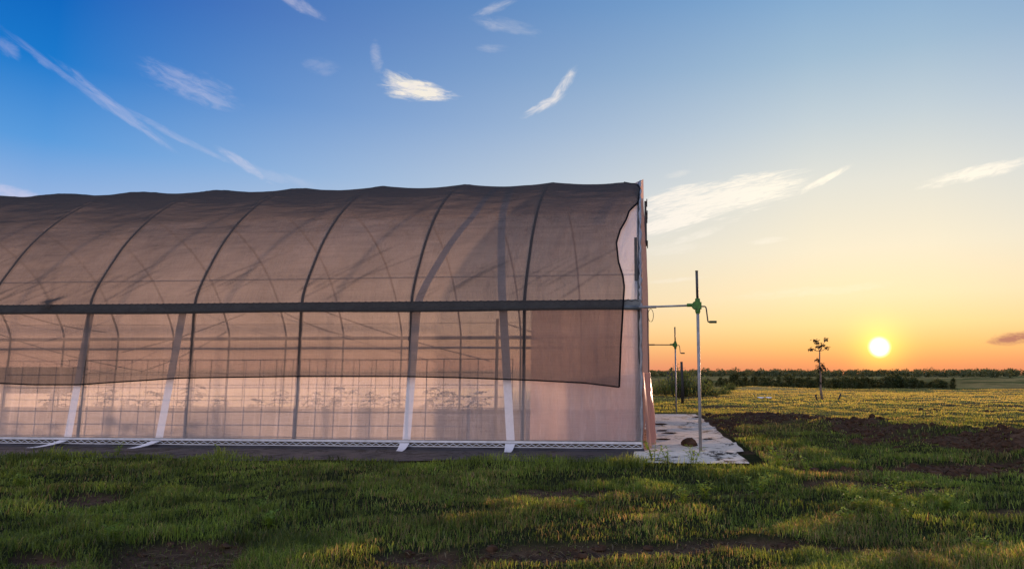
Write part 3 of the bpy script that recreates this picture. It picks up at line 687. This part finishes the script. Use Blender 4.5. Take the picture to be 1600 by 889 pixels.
for j in range(NT):
    q = j/(NT-1)
    for_z = q
    S0 = None
    # param: lowest part hangs free between hem and rail
    if q < 0.22:
        e = 0
    t_rail = TR
    sedge_t = sedge(t_rail*0+max(0.95, 0.95+(TR-0.95)*q/0.22)) if q < 0.22 else sedge(TR+(TEND-TR)*(q-0.22)/0.78)
    S = sedge_t+(SLEN+0.2-sedge_t)*U
    bot = np.interp(S, [b[0] for b in BK], [b[1] for b in BK])
    if q < 0.22: t = bot+(TR-bot)*(q/0.22)
    else: t = np.full(NS, TR+(TEND-TR)*(q-0.22)/0.78)
    d0 = np.interp(t, arc, full[:, 0]); z0 = np.interp(t, arc, full[:, 1]); n0 = np.interp(t, arc, nrm[:, 0]); n1 = np.interp(t, arc, nrm[:, 1])
    k = sstep(2.4, 4.1, z0)
    railb = np.exp(-((t-TR+0.05)/0.14)**2)
    free = sstep(TR-0.05, TR-0.5, t)
    off = 0.036+0.075*railb+free*(0.045+0.02*np.sin(S*2.3)+0.012*np.sin(S*6.1+t*3))-0.052*k*sag(S)
    off = off+(fbm(S*2.5+9, t*6+S*0.6, 4)-0.5)*0.018*(1-railb)
    fd = np.zeros(NS)
    for (fs, sl, ln_, wd_, am, st0) in FO:     # diagonal creases rising to the right from the rail
        rel = t-TR-st0
        if rel.max() < 0: continue
        u = (S-(fs+sl*rel))/wd_; g_ = np.exp(-u*u)*am*sstep(0, 0.08, rel)*sstep(ln_, ln_*0.4, rel)
        fd += g_; off = off+0.010*g_
    fd += 0.5*sstep(0.55, 0.75, fbm(S*0.8+3, t*16, 3))*sstep(2.3, 3.2, z0)*(1-sstep(3.8, 4.2, z0))*0.6
    # snag where the net is caught on the rail
    sn = np.exp(-((S-7.95)/0.13)**2-((t-TR-0.03-0.5*np.maximum(7.95-S, 0))/0.05)**2); off = off+0.05*sn; fd += 0.5*sn
    for a0 in (-0.9, -0.55, -0.2, 0.35, .8):
        rel = np.maximum(t-TR, 0); fd += 0.7*np.exp(-((S-7.95-a0*rel*1.2)/(0.02+0.04*rel))**2)*np.exp(-rel/0.35)*(t > TR)
    Vc[j, :, 0] = -S; Vc[j, :, 1] = d0+n0*off; Vc[j, :, 2] = z0+n1*off; fold[j] = fd
idx = np.arange(NT*NS).reshape(NT, NS)
F = np.stack([idx[:-1, :-1], idx[:-1, 1:], idx[1:, 1:], idx[1:, :-1]], -1).reshape(-1, 4)
o = rawmesh('net', Vc.reshape(-1, 3), F, 4, M['cloth'], {'fold': np.clip(fold, 0, 2).ravel()}, True); o.parent = net
mb = MB(); mb.tube([tuple(Vc[j, 0]) for j in range(0, NT, 2)], 0.013, 6); mb.build('side_hem', M['black_cord'], net)
mb = MB(); mb.tube([tuple(Vc[0, i]) for i in range(0, NS, 4)], 0.010, 6)
mb.build('bottom_hem', M['black_cord'], net)

# ------------------------------------------------------------ ground mat round the tunnel
mb = MB(); P = []
rs_ = random.Random(2)
for i in range(200):
    s = 0.10+(SLEN+1)*(i/199)**1.0
    row = []
    for j in range(16):
        q = j/15; d = -1.22+0.10*math.sin(s*1.1)+0.06*math.sin(s*3.7+1)+(1.32-0.1*math.sin(s*1.1))*q if s > 0.0 else -1.22-0.05*s+(1.27+0.05*s)*q
        z = 0.010+0.014*abs(math.sin(s*2.2+q*5))*(1-q)**0.5*q+0.006*math.sin(s*7)*q*(1-q)
        row.append((-s, d, z+0.008))
    P.append(row)
mb.quadgrid(P)
gm_o = mb.build('ground_mat', M['dark_mat'], None); gm_o.location = (CO[0], CO[1], 0); gm_o.rotation_euler = (0, 0, -A)
tag(gm_o, 'dark woven weed mat running along the long front side of the greenhouse', 'ground mat')
mb = MB(); P = []
for i in range(140):
    d = -1.20+9.4*i/139; row = []
    for j in range(22):
        q = j/21; s = (0.0 if d > 0 else 0.09)-(1.24+0.015*math.sin(d*2.1)+0.012*math.sin(d*5.3))*q
        cre = (0.04 if d < -.3 else 0)*math.exp(-((d+0.55-0.3*q)/0.06)**2)+0.035*math.exp(-((d-0.62-0.15*q)/0.07)**2)*q**0.5+0.03*math.exp(-((d-5.4+0.6*q)/0.12)**2)+0.02*math.exp(-((d-3.1-0.8*q)/0.1)**2)
        z = 0.022+cre+0.010*math.sin(d*3+q*4)*q*(1-q)+0.03*max(0, q-0.93)*3*abs(math.sin(d*2.4))
        row.append((-s, d, z))
    P.append(row)
mb.quadgrid(P)
gm_o = mb.build('ground_mat', M['mat'], None); gm_o.location = (CO[0], CO[1], 0); gm_o.rotation_euler = (0, 0, -A)
tag(gm_o, 'pale creased ground mat strewn with dirt, beyond the end wall under the crank posts', 'ground mat')
mb = MB(); mb.blob((0.72, 0.55, 0.05), (0.10, 0.09, 0.075), 3, 9, 7, .2); mb.build('dirt_lump', M['clod'], None, False)
o = bpy.data.objects['dirt_lump']; o.location = (CO[0], CO[1], 0.01); o.rotation_euler = (0, 0, -A); o.location = (W(-0.62, 0.62, 0)[0]-0.72, W(-0.62, .62)[1]-0.55, 0); o.rotation_euler = (0, 0, 0)
tag(o, 'round dark lump of dirt sitting on the mat crease left of the near crank post', 'dirt lump')
for i, (s, d, r_) in enumerate(((-0.32, 3.1, .04), (-0.42, 2.6, .045), (-0.30, 1.5, .04), (-0.95, 1.6, .035), (-0.3, 4.6, .06), (-0.5, 5.2, .05), (-1.2, 6.9, .06))):
    mb = MB(); mb.blob((0, 0, 0.03), (r_*2.2, r_*1.1, r_*0.22), 20+i, 14, 7, .5); o = mb.build('dirt_patch', M['clod'], None, False); o.location = W(s, d, 0.0)
    lab = ['flat dark clod on the mat halfway along the end wall', 'wide dark clod beside the pink flap', 'small dark clod close to the near corner of the greenhouse', 'tiny dark clod right of the dirt lump, beside the near post', 'broad heap of dirt near the far end of the mat', 'dark heap of dirt in the middle of the mat\'s far half', 'dark clod at the far right corner of the mat'][i]
    tag(o, lab, 'dirt clod', 'dirt clods on the ground mat')

# ------------------------------------------------------------ crank posts
def crank(s, d, top, gz_, dw, label, barlen, base, m_bar):
    root = empty('crank_post', W(s, d, 0), -A, label=label, cat='crank post', group='roll-up crank posts at the end of the greenhouse')
    mb = MB(); mb.tube([(0, 0, base), (0, 0, gz_-0.06)], 0.0185, 12); mb.build('pole', M['steel'], root)
    mb = MB(); mb.tube([(0, 0, gz_+0.06), (-0.004, 0, top)], 0.0165, 12); mb.tube([(-0.004, 0, top), (-0.004, 0, top+0.008)], 0.019, 12); mb.build('upper_pole', M['dark_steel'], root)
    g_ = MB(); g_.tube([(0, 0, gz_-0.10), (0, 0, gz_-0.085), (0, 0, gz_-0.08), (0, 0, gz_+0.06), (0, 0, gz_+0.065), (0, 0, gz_+0.085)], [0.026, 0.026, 0.032, 0.032, 0.030, 0.030], 14)
    g_.tube([(-0.02, -0.03, gz_), (-0.02, 0.035, gz_)], 0.052, 16)
    g_.tube([(-0.13, 0, gz_+0.005), (-0.02, 0, gz_+0.005)], 0.021, 12); g_.box(-0.03, 0.045, -0.035, 0.035, gz_-0.045, gz_+0.04)
    gb = g_.build('gearbox', M['green_plastic'], root, False)
    mb = MB(); mb.tube([(0.04, 0, gz_-0.012), (0.088, 0, gz_-0.012), (0.098, 0, gz_-0.022), (0.104, 0, gz_-0.04), (0.120, 0, gz_-0.19), (0.124, 0, gz_-0.20), (0.135, 0, gz_-0.203), (0.15, 0, gz_-0.203)], 0.0085, 8); h_ = mb.build('crank_handle', M['dark_steel'], root)
    mb = MB(); mb.tube([(0.135, 0, gz_-0.203), (0.14, 0, gz_-0.203), (0.222, 0, gz_-0.203), (0.226, 0, gz_-0.203)], [0.011, 0.0155, 0.0155, 0.012], 12); mb.build('grip', M['grip'], h_)
    mb = MB(); mb.tube([(-0.12, 0, gz_), (-barlen, dw, gz_)], 0.0125, 10); mb.tube([(-0.5, dw*0.8, gz_), (-barlen, dw, gz_)], 0.017, 10); mb.build('roll_bar', m_bar, root)
crank(-0.70, -0.25, 2.215, 1.792, 0.17, 'near grey crank post with green gearbox, standing on the mat right of the greenhouse', 0.72, 0.0, M['steel'])
crank(-0.775, 8.42, 2.10, 1.675, -0.10, 'smaller far crank post with dark gearbox, behind the mat beyond the greenhouse', 0.80, 0.0, M['dark_steel'])

# ------------------------------------------------------------ inside: trellis, post, seedlings, bench
tr_ = empty('wire_trellis', W(5, 0.75, 0), -A, label='tall wire grid trellis standing inside the greenhouse behind the near film', cat='trellis')
mb = MB(); TS0, TS1 = 1.78, 8.35; zs = [0.05, 0.18, 0.33, 0.50, 0.65, 0.81, 0.98, 1.165]
for z in zs: mb.tube([(5-s, 0, z+0.004*math.sin(s*3)) for s in np.linspace(TS0, TS1, 20)], 0.006, 4)
mb.build('line_wire', M['rust'], tr_)
mb = MB()
for s in np.arange(TS0, TS1+.01, 0.243): mb.tube([(5-s, 0.009, 0.02), (5-s+0.004, 0.009, 1.17)], 0.006, 4)
mb.build('cross_wire', M['rust'], tr_)
tp = empty('steel_post', W(1.98, 0.66, 0), -A, label='black steel post standing inside the greenhouse at the right end of the trellis', cat='post')
mb = MB(); mb.box(-0.020, 0.020, -0.004, 0.004, 0, 1.72); mb.box(-0.004, 0.004, 0.004, 0.035, 0, 1.72); mb.box(-0.045, 0.045, -0.0068, -0.0042, 0.02, 0.16); mb.build('post', M['rust'], tp, False)
def seedling(seed):
    rs = random.Random(seed); st = MB(); lf = MB()
    pts = [(0, 0, 0)]; H = rs.uniform(.40, .55)
    for k in range(1, 7): pts.append((rs.uniform(-.03, .03)*k/3, rs.uniform(-.03, .03)*k/3, H*k/6))
    st.tube(pts, [0.009-0.001*k for k in range(7)], 5)
    for k in range(2, 7):
        for q in range(3):
            a_ = rs.uniform(0, 6.28); L_ = rs.uniform(.16, .27)*(1.1-0.07*k); el_ = rs.uniform(-0.1, 0.7); p0 = Vector(pts[k])
            dr = Vector((math.cos(a_), math.sin(a_), el_)); pp = [p0+dr*L_*t-Vector((0, 0, 0.25*L_*t*t*1.6)) for t in (0, .35, .7, 1)]
            st.tube(pp, 0.0035, 4)
            for t in (0.35, 0.6, 0.85, 1.0):
                p1 = p0+dr*L_*t-Vector((0, 0, 0.4*L_*t*t))
                for sg in (-1, 1):
                    a2 = a_+sg*rs.uniform(.6, 1.2); lf.leaf(p1, (math.cos(a2), math.sin(a2), rs.uniform(-.5, .3)), (0, 0, 1), rs.uniform(.07, .12), rs.uniform(.03, .05))
    r_ = bpy.data.objects.new('seedling', None); C.objects.link(r_)
    st.build('stem', M['seedling'], r_); lf.build('leaves', M['seedling'], r_); return r_
protos = [seedling(k) for k in (1, 2, 3)]
sd_x = [(85, 1), (165, .85), (200, .8), (240, 1), (300, 1), (340, .8), (400, .7), (436, .85), (487, .95), (532, 1.2), (578, .8), (612, .95), (675, 1.15), (708, .8), (745, 1.0)]
for i, (px, sc_) in enumerate(sd_x):
    o = protos[i] if i < 3 else copy_tree(protos[i % 3])
    r0 = ray(px, 640); d_ = 6.9; t_ = None
    # intersection of the pixel's vertical plane with the bed row
    n2 = np.array([math.sin(A), math.cos(A)]); t_ = (CO@n2+d_)/(r0[:2]@n2); q = r0[:2]*t_
    o.location = (q[0], q[1], 0.02); o.rotation_euler = (0, 0, i*1.9); o.scale = (sc_*1.2,)*3
    tag(o, 'leafy young plant growing in the row inside the greenhouse, seen through the film', 'seedling', 'row of young plants inside the greenhouse')
tag(protos[0], group='row of young plants inside the greenhouse')
bench = empty('potting_bench', W(13.75, 5.9, 0), -A, label='dark covered bench inside the greenhouse at the left edge of the photo', cat='bench')
mb = MB(); mb.box(-0.9, 0.95, -0.35, 0.35, 0.55, 1.08); mb.box(-0.95, 1.0, -0.4, 0.4, 1.08, 1.12); mb.build('bench_top', M['dark_rubber'], bench, False)
for sx in (-.85, .88):
    for sy in (-.3, .3):
        mb = MB(); mb.box(sx-.03, sx+.03, sy-.03, sy+.03, 0.02, 0.55); mb.build('leg', M['dark_rubber'], bench, False)

# ------------------------------------------------------------ sapling and its stakes
p = ground_at(1285, 625)
sz = float(height(np.array([p[0]]), np.array([p[1]]))[0]); r_ = math.hypot(p[0], p[1]); PX = p[1]/FPX*1.0
sap = empty('sapling', (p[0], p[1], sz), 0, label='thin young tree with sparse dark leaves standing alone in the field left of the sun', cat='tree')
mb = MB(); H = 95*PX
trunk = [(-0.0*PX, 0, -0.05), (-2*PX, 0, .18*H), (-1*PX, .01, .4*H), (-2*PX, 0, .62*H), (-1*PX, 0, .80*H)]
mb.tube(trunk, [0.055, 0.04, 0.032, 0.028, 0.022], 8)
def br(a_, b_, r0): mb.tube([a_, ((a_[0]+b_[0])/2+.5*PX, 0.03, (a_[2]+b_[2])/2-1.5*PX), b_], [r0, r0*.7, r0*.5], 5)
tip = (-1*PX, 0, .80*H)
tips = [(-12*PX, .1, .84*H), (-5*PX, -.1, .94*H), (-8*PX, 0, .98*H), (5*PX, .1, .90*H), (8*PX, -.1, .99*H), (10*PX, 0, .86*H), (1*PX, .2, .88*H)]
for q in tips: br(tip, q, 0.014)
mids = [(-5*PX, .0, .66*H), (3*PX, .1, .58*H), (-4*PX, -.05, .54*H), (4*PX, -.1, .53*H), (-1*PX, .1, .48*H)]
for q in mids: br((-2*PX, 0, q[2]-3*PX), q, 0.01)
mb.build('trunk', M['bark'], sap)
lf = MB(); rs = random.Random(5)
for q, n_, sp in [(t, 18, 2.8) for t in tips]+[(t, 20, 3.2) for t in mids[:]]+[((-1*PX, 0, .30*H), 8, 1.5)]:
    for k in range(n_):
        pt = (q[0]+rs.gauss(0, sp*PX*.5), q[1]+rs.gauss(0, sp*PX*.6), q[2]+rs.gauss(0, sp*PX*.38))
        lf.leaf(pt, (rs.uniform(-1, 1), rs.uniform(-1, 1), rs.uniform(-1, .3)), (0, 0, 1), rs.uniform(.09, .15), rs.uniform(.05, .08))
lf.build('crown', M['sapleaf'], sap)
for (px, py, l0, l1, lab) in ((1277.5, 626, -3, 9, 'short dark stake leaning left of the young tree'), (1309, 626, 5, 10, 'short dark stake leaning right of the young tree')):
    q = ground_at(px, py); z = float(height(np.array([q[0]]), np.array([q[1]]))[0])
    mb = MB(); mb.tube([(0, 0, -.05), (l0*PX*.6, 0, l1*PX*.55), (l0*PX, 0, l1*PX)], [0.03, 0.028, 0.03], 6)
    if l0 < 0: mb.tube([(l0*PX-1*PX, 0, l1*PX), (l0*PX+3*PX, 0, l1*PX-.4*PX)], 0.018, 5)
    o = mb.build('stake', M['rust'], None); o.location = (q[0], q[1], z); tag(o, lab, 'stake')
q = ground_at(1196, 624.5); mb = MB(); P = []
for i in range(12): P.append([(-.30+.6*i/11, y_*.12, 0.035+0.03*math.sin(i*1.1)*math.cos(y_)) for y_ in (-2, -1, 0, 1, 2)])
mb.quadgrid(P); o = mb.build('plastic_scrap', M['white_pvc'], None); o.location = (q[0], q[1], float(height(np.array([q[0]]), np.array([q[1]]))[0])+.02); tag(o, 'pale scrap of plastic lying flat in the field left of the young tree', 'plastic scrap')

# ------------------------------------------------------------ old fence posts in the brush
for (px, ytop, r0, lab) in ((1065.5, 565, 24, 'tall dark post rising out of the brush right of the far crank post'), (1049.5, 574, 34, 'middle dark post in the brush left of the far crank post'), (1044.0, 580, 40, 'shortest dark post, leftmost in the brush beyond the mat')):
    rr0 = ray(px, 585); q = rr0[:2]/math.hypot(*rr0[:2])*r0; rt = ray(px, ytop); zt = CAMH+rt[2]*(q[1]/rt[1]); z = float(height(np.array([q[0]]), np.array([q[1]]))[0])
    mb = MB(); mb.tube([(0, 0, -.1), (0.01, 0, (zt-z)*.5), (-0.01, 0, zt-z)], [.05, .045, .042], 7); o = mb.build('fence_post', M['rust'], None); o.location = (q[0], q[1], z)
    tag(o, lab, 'post', 'old posts in the brush')

# ------------------------------------------------------------ brush, weeds
def hz(x, y): return float(height(np.array([x]), np.array([y]))[0])
def bush(seed, H, Wd, n, name='bush'):
    rs = random.Random(seed); st = MB(); lf = MB()
    for k in range(n):
        a_ = rs.uniform(0, 6.28); q = rs.random()**.6*Wd/2; hh = H*rs.uniform(.45, 1)*(1-0.45*(q/(Wd/2))**2); x0, y0 = q*.6*math.cos(a_), q*.6*math.sin(a_); x1, y1 = q*math.cos(a_)+rs.uniform(-.1, .1), q*math.sin(a_)+rs.uniform(-.1, .1)
        st.tube([(x0, y0, 0), ((x0+x1)/2, (y0+y1)/2, hh*.55), (x1, y1, hh)], [.010, .007, .003], 4)
        for j in range(20):
            t = rs.uniform(.1, 1); lf.leaf((x0+(x1-x0)*t+rs.gauss(0, .05), y0+(y1-y0)*t+rs.gauss(0, .05), hh*t), (rs.uniform(-1, 1), rs.uniform(-1, 1), rs.uniform(-.2, 1)), (0, 0, 1), rs.uniform(.06, .15), rs.uniform(.025, .05))
    r_ = bpy.data.objects.new(name, None); C.objects.link(r_); st.build('stems', M['bark_dark'], r_); lf.build('foliage', M['brush'], r_); return r_
bp_ = [bush(31, 1.0, 1.5, 60), bush(32, .75, 1.3, 60), bush(33, 1.15, .9, 40)]
bs = [(1062, 620, 1.15, 2, 'tallest wispy bush around the dark posts beyond the mat'), (1040, 616, .9, 0, 'bush at the left end of the brush beyond the mat'), (1083, 619, 1.0, 0, 'rounded bush between the two crank poles'), (1108, 617, .75, 1, 'low dark bush right of the near crank pole'),
      (1128, 614, .6, 1, 'lowest bush at the right end of the brush'), (1025, 612, .9, 1, 'bush just behind the end wall flap'), (1052, 607, 1.1, 1, 'bush half hidden behind the tallest bush'), (1095, 608, 1.0, 1, 'bush behind the near crank pole'), (1140, 606, .8, 1, 'small bush standing right of the brush, against the tree row')]
for i, (px, py, sc_, k, lab) in enumerate(bs):
    q = ground_at(px, py); o = bp_[k] if bp_[k].get('label') is None else copy_tree(bp_[k])
    o.location = (q[0], q[1], hz(q[0], q[1])-.02); o.rotation_euler = (0, 0, i*2.1); o.scale = (sc_*(1.25),)*3; tag(o, lab, 'bush', 'bushes beyond the ground mat')
def weed(seed, H, n, LL):
    rs = random.Random(seed); st = MB(); lf = MB()
    for k in range(n):
        a_ = rs.uniform(0, 6.28); sp = rs.uniform(.1, .6)*H; pts = [(0.02*math.cos(a_), .02*math.sin(a_), 0), (sp*.5*math.cos(a_), sp*.5*math.sin(a_), H*.5), (sp*math.cos(a_), sp*math.sin(a_), H*rs.uniform(.7, 1))]
        st.tube(pts, [.0035, .0028, .0015], 4)
        for j in range(7):
            t = .25+.75*j/6; x = sp*math.cos(a_)*t; y = sp*math.sin(a_)*t; b2 = j*2.4+k
            lf.leaf((x, y, pts[2][2]*t), (math.cos(b2), math.sin(b2), rs.uniform(-.1, .7)), (0, 0, 1), LL*rs.uniform(.7, 1.15), LL*rs.uniform(.35, .5), .12)
    r_ = bpy.data.objects.new('broadleaf_weed', None); C.objects.link(r_); st.build('stems', M['weed'], r_); lf.build('leaves', M['weed'], r_); return r_
wp = [weed(1, .16, 5, .055), weed(2, .22, 6, .06), weed(3, .13, 6, .065)]
WD = [(1022, 722, 1.0, 1, 'leafy weed at the near corner of the greenhouse, in front of the mat'), (1044, 724, .9, 0, 'weed in the grass before the mat, left of the near crank post'), (1084, 727, .9, 1, 'weed nearest the foot of the near crank post'),
      (1068, 786, .9, 2, 'low broad weed in the grass below the near crank post'), (1100, 778, 1.0, 2, 'bright broad weed below the mat\'s front edge'), (908, 800, .9, 2, 'weed in the dark hollow left of centre foreground'),
      (1186, 770, 1.1, 1, 'tall thin weed below the right corner of the mat'), (1222, 735, 1.1, 1, 'leafy weed beside the right corner of the mat'), (1265, 745, .9, 0, 'yellow-green weed right of the mat corner'),
      (1322, 785, .9, 0, 'leftmost weed of the patch in the right foreground'), (1345, 802, .8, 2, 'low weed under the leftmost of the right foreground patch'), (1378, 778, .8, 0, 'small weed at the top of the right foreground patch'), (1408, 775, 1.0, 1, 'tallest weed in the right foreground patch'),
      (1400, 800, .9, 2, 'broad weed in the middle of the right foreground patch'), (1450, 784, .9, 0, 'upright weed right of the tallest one in the patch'), (1478, 796, .9, 2, 'broad pale weed towards the right of the patch'), (1502, 800, .8, 0, 'rightmost weed of the right foreground patch'),
      (1322, 820, .8, 2, 'star shaped weed low in the right foreground'), (1420, 815, .7, 0, 'small pointed weed at the bottom of the patch'), (1535, 868, .8, 2, 'weed close to the bottom right corner'), (418, 822, .8, 2, 'bright weed in the left half of the lawn'), (405, 806, .7, 0, 'small weed above the bright one in the left lawn'),
      (30, 760, .8, 2, 'weed at the left edge of the lawn'), (176, 850, .7, 2, 'weed near the bottom of the left lawn'), (478, 806, .6, 0, 'small weed in the left centre lawn'), (700, 798, .6, 0, 'small pale weed in the centre of the lawn'), (182, 712, .8, 0, 'weed poking up against the mat at far left'), (345, 716, .8, 0, 'weed against the mat between the two white straps and the third')]
for i, (px, py, sc_, k, lab) in enumerate(WD):
    q = ground_at(px, py); o = wp[k] if wp[k].get('label') is None else copy_tree(wp[k])
    sc_ *= 1.15 if py < 760 else 0.95
    o.location = (q[0], q[1], hz(q[0], q[1])); o.rotation_euler = (0, 0, i*2.7); o.scale = (sc_,)*3; tag(o, lab, 'weed', 'broadleaf weeds in the grass')

# ------------------------------------------------------------ trees on the horizon
def tree(seed, H, Wd, cone):
    rs = random.Random(seed); tb = MB(); lf = MB()
    tb.tube([(0, 0, -.2), (.03, 0, H*.3), (0, .03, H*.85)], [H*.03, H*.022, H*.008], 6)
    cl = []
    for k in range(26):
        t = rs.random(); zc = H*(.14+.8*t); rad_ = Wd/2*((1-t)**.6*1.0 if cone else math.sqrt(max(0.05, 1-(2*t-0.95)**2)))
        a_ = rs.uniform(0, 6.28); q = rad_*rs.uniform(.2, .95); cl.append((q*math.cos(a_), q*math.sin(a_), zc, Wd*rs.uniform(.10, .2)))
        tb.tube([(0, 0, zc*.8), (q*math.cos(a_)*.9, q*math.sin(a_)*.9, zc)], [H*.008, H*.003], 3)
    for (cx_, cy_, cz_, cr_) in cl:
        for j in range(34):
            v = Vector((rs.gauss(0, 1), rs.gauss(0, 1), rs.gauss(0, 1))).normalized()*cr_*rs.uniform(.6, 1.05)
            lf.leaf((cx_+v.x, cy_+v.y, cz_+v.z*.8), (v.x+rs.uniform(-.5, .5)*cr_, v.y, v.z+.3*cr_), (0, 0, 1), Wd*.11, Wd*.07)
    r_ = bpy.data.objects.new('cedar_tree', None); C.objects.link(r_); tb.build('trunk', M['bark_dark'], r_); lf.build('crown', M['cedar'], r_); return r_
tpz = [tree(41, 1, .85, True), tree(42, 1, 1.15, False), tree(43, 1, 1.3, False), tree(44, 1, .7, True)]
rs = random.Random(77); cnt = 0
def put_tree(px, r0, hpx, k):
    global cnt
    rr0 = ray(px, 585); dd = rr0[:2]/math.hypot(*rr0[:2]); q = dd*r0; z = hz(q[0], q[1]); H = hpx*q[1]/FPX
    o = tpz[k] if tpz[k].get('category') is None else copy_tree(tpz[k])
    o.location = (q[0], q[1], z-.05*H); o.scale = (H*rs.uniform(.95, 1.3), H, H*1.05); o.rotation_euler = (0, 0, rs.uniform(0, 6)); cnt += 1
    return o
for i in range(120):                 # the belt of trees in front, right of the greenhouse
    px = 1096+(1490-1096)*((i+.5)/120)+rs.uniform(-3, 3); r0 = rs.uniform(88, 135)
    if px > 1330: r0 = rs.uniform(100, 118)
    hp = rs.choice((rs.uniform(7, 12), rs.uniform(11, 20)))*(1.0 if px > 1120 else .8)*(0.85 if px > 1440 else 1)
    o = put_tree(px, r0, hp, rs.randrange(4)); tag(o, 'small dark tree in the belt of trees along the field under the sunset', 'tree', 'trees in the belt before the horizon')
for px, r0, hp, k, lab in ((1133, 72, 14, 3, 'lone dark cedar on the pale grass at the left end of the tree belt'), (1151, 74, 10, 1, 'small round tree in the grass before the left of the tree belt'), (1241, 80, 6, 2, 'tiny dark tree on the grass, just left of the young tree'), (1317, 84, 11, 1, 'dark tree standing forward of the belt right of the young tree'), (1358, 84, 9, 3, 'dark tree standing forward of the belt below the sun')):
    tag(put_tree(px, r0, hp, k), lab, 'tree')
# far wood on the horizon
def farwood():
    rs = np.random.RandomState(8); n = 100000
    a0 = rs.uniform(-50, 45, 1700); out = []
    V = []; cen = []
    for a_ in a0:
        r0 = rs.uniform(330, 520); H = rs.uniform(2.0, 3.8)*(1.25 if rs.rand() < .15 else 1)
        x = r0*math.sin(R(a_)); y = r0*math.cos(R(a_)); cen.append((x, y, H, H*rs.uniform(.9, 1.6)))
    cen = np.array(cen); zc = height(cen[:, 0], cen[:, 1])
    k = rs.randint(0, len(cen), n*2); n = n*2
    v = rs.normal(size=(n, 3)); v /= np.linalg.norm(v, axis=1)[:, None]; v *= rs.uniform(.6, 1.0, n)[:, None]
    c = np.stack([cen[k, 0]+v[:, 0]*cen[k, 3]*.5, cen[k, 1]+v[:, 1]*cen[k, 3]*.5, zc[k]+cen[k, 2]*(.5+.5*v[:, 2])], -1)
    a_ = rs.normal(size=(n, 3))*.28; b_ = rs.normal(size=(n, 3))*.28
    V = np.stack([c-a_, c+b_, c+a_], 1).reshape(-1, 3); F = np.arange(n*3).reshape(-1, 3)
    return rawmesh('far_wood', V, F, 3, M['cedar'])
tag(farwood(), 'distant line of dark woods along the horizon', 'woods', kind='stuff')
print('trees', cnt, 'objects', len(bpy.data.objects))
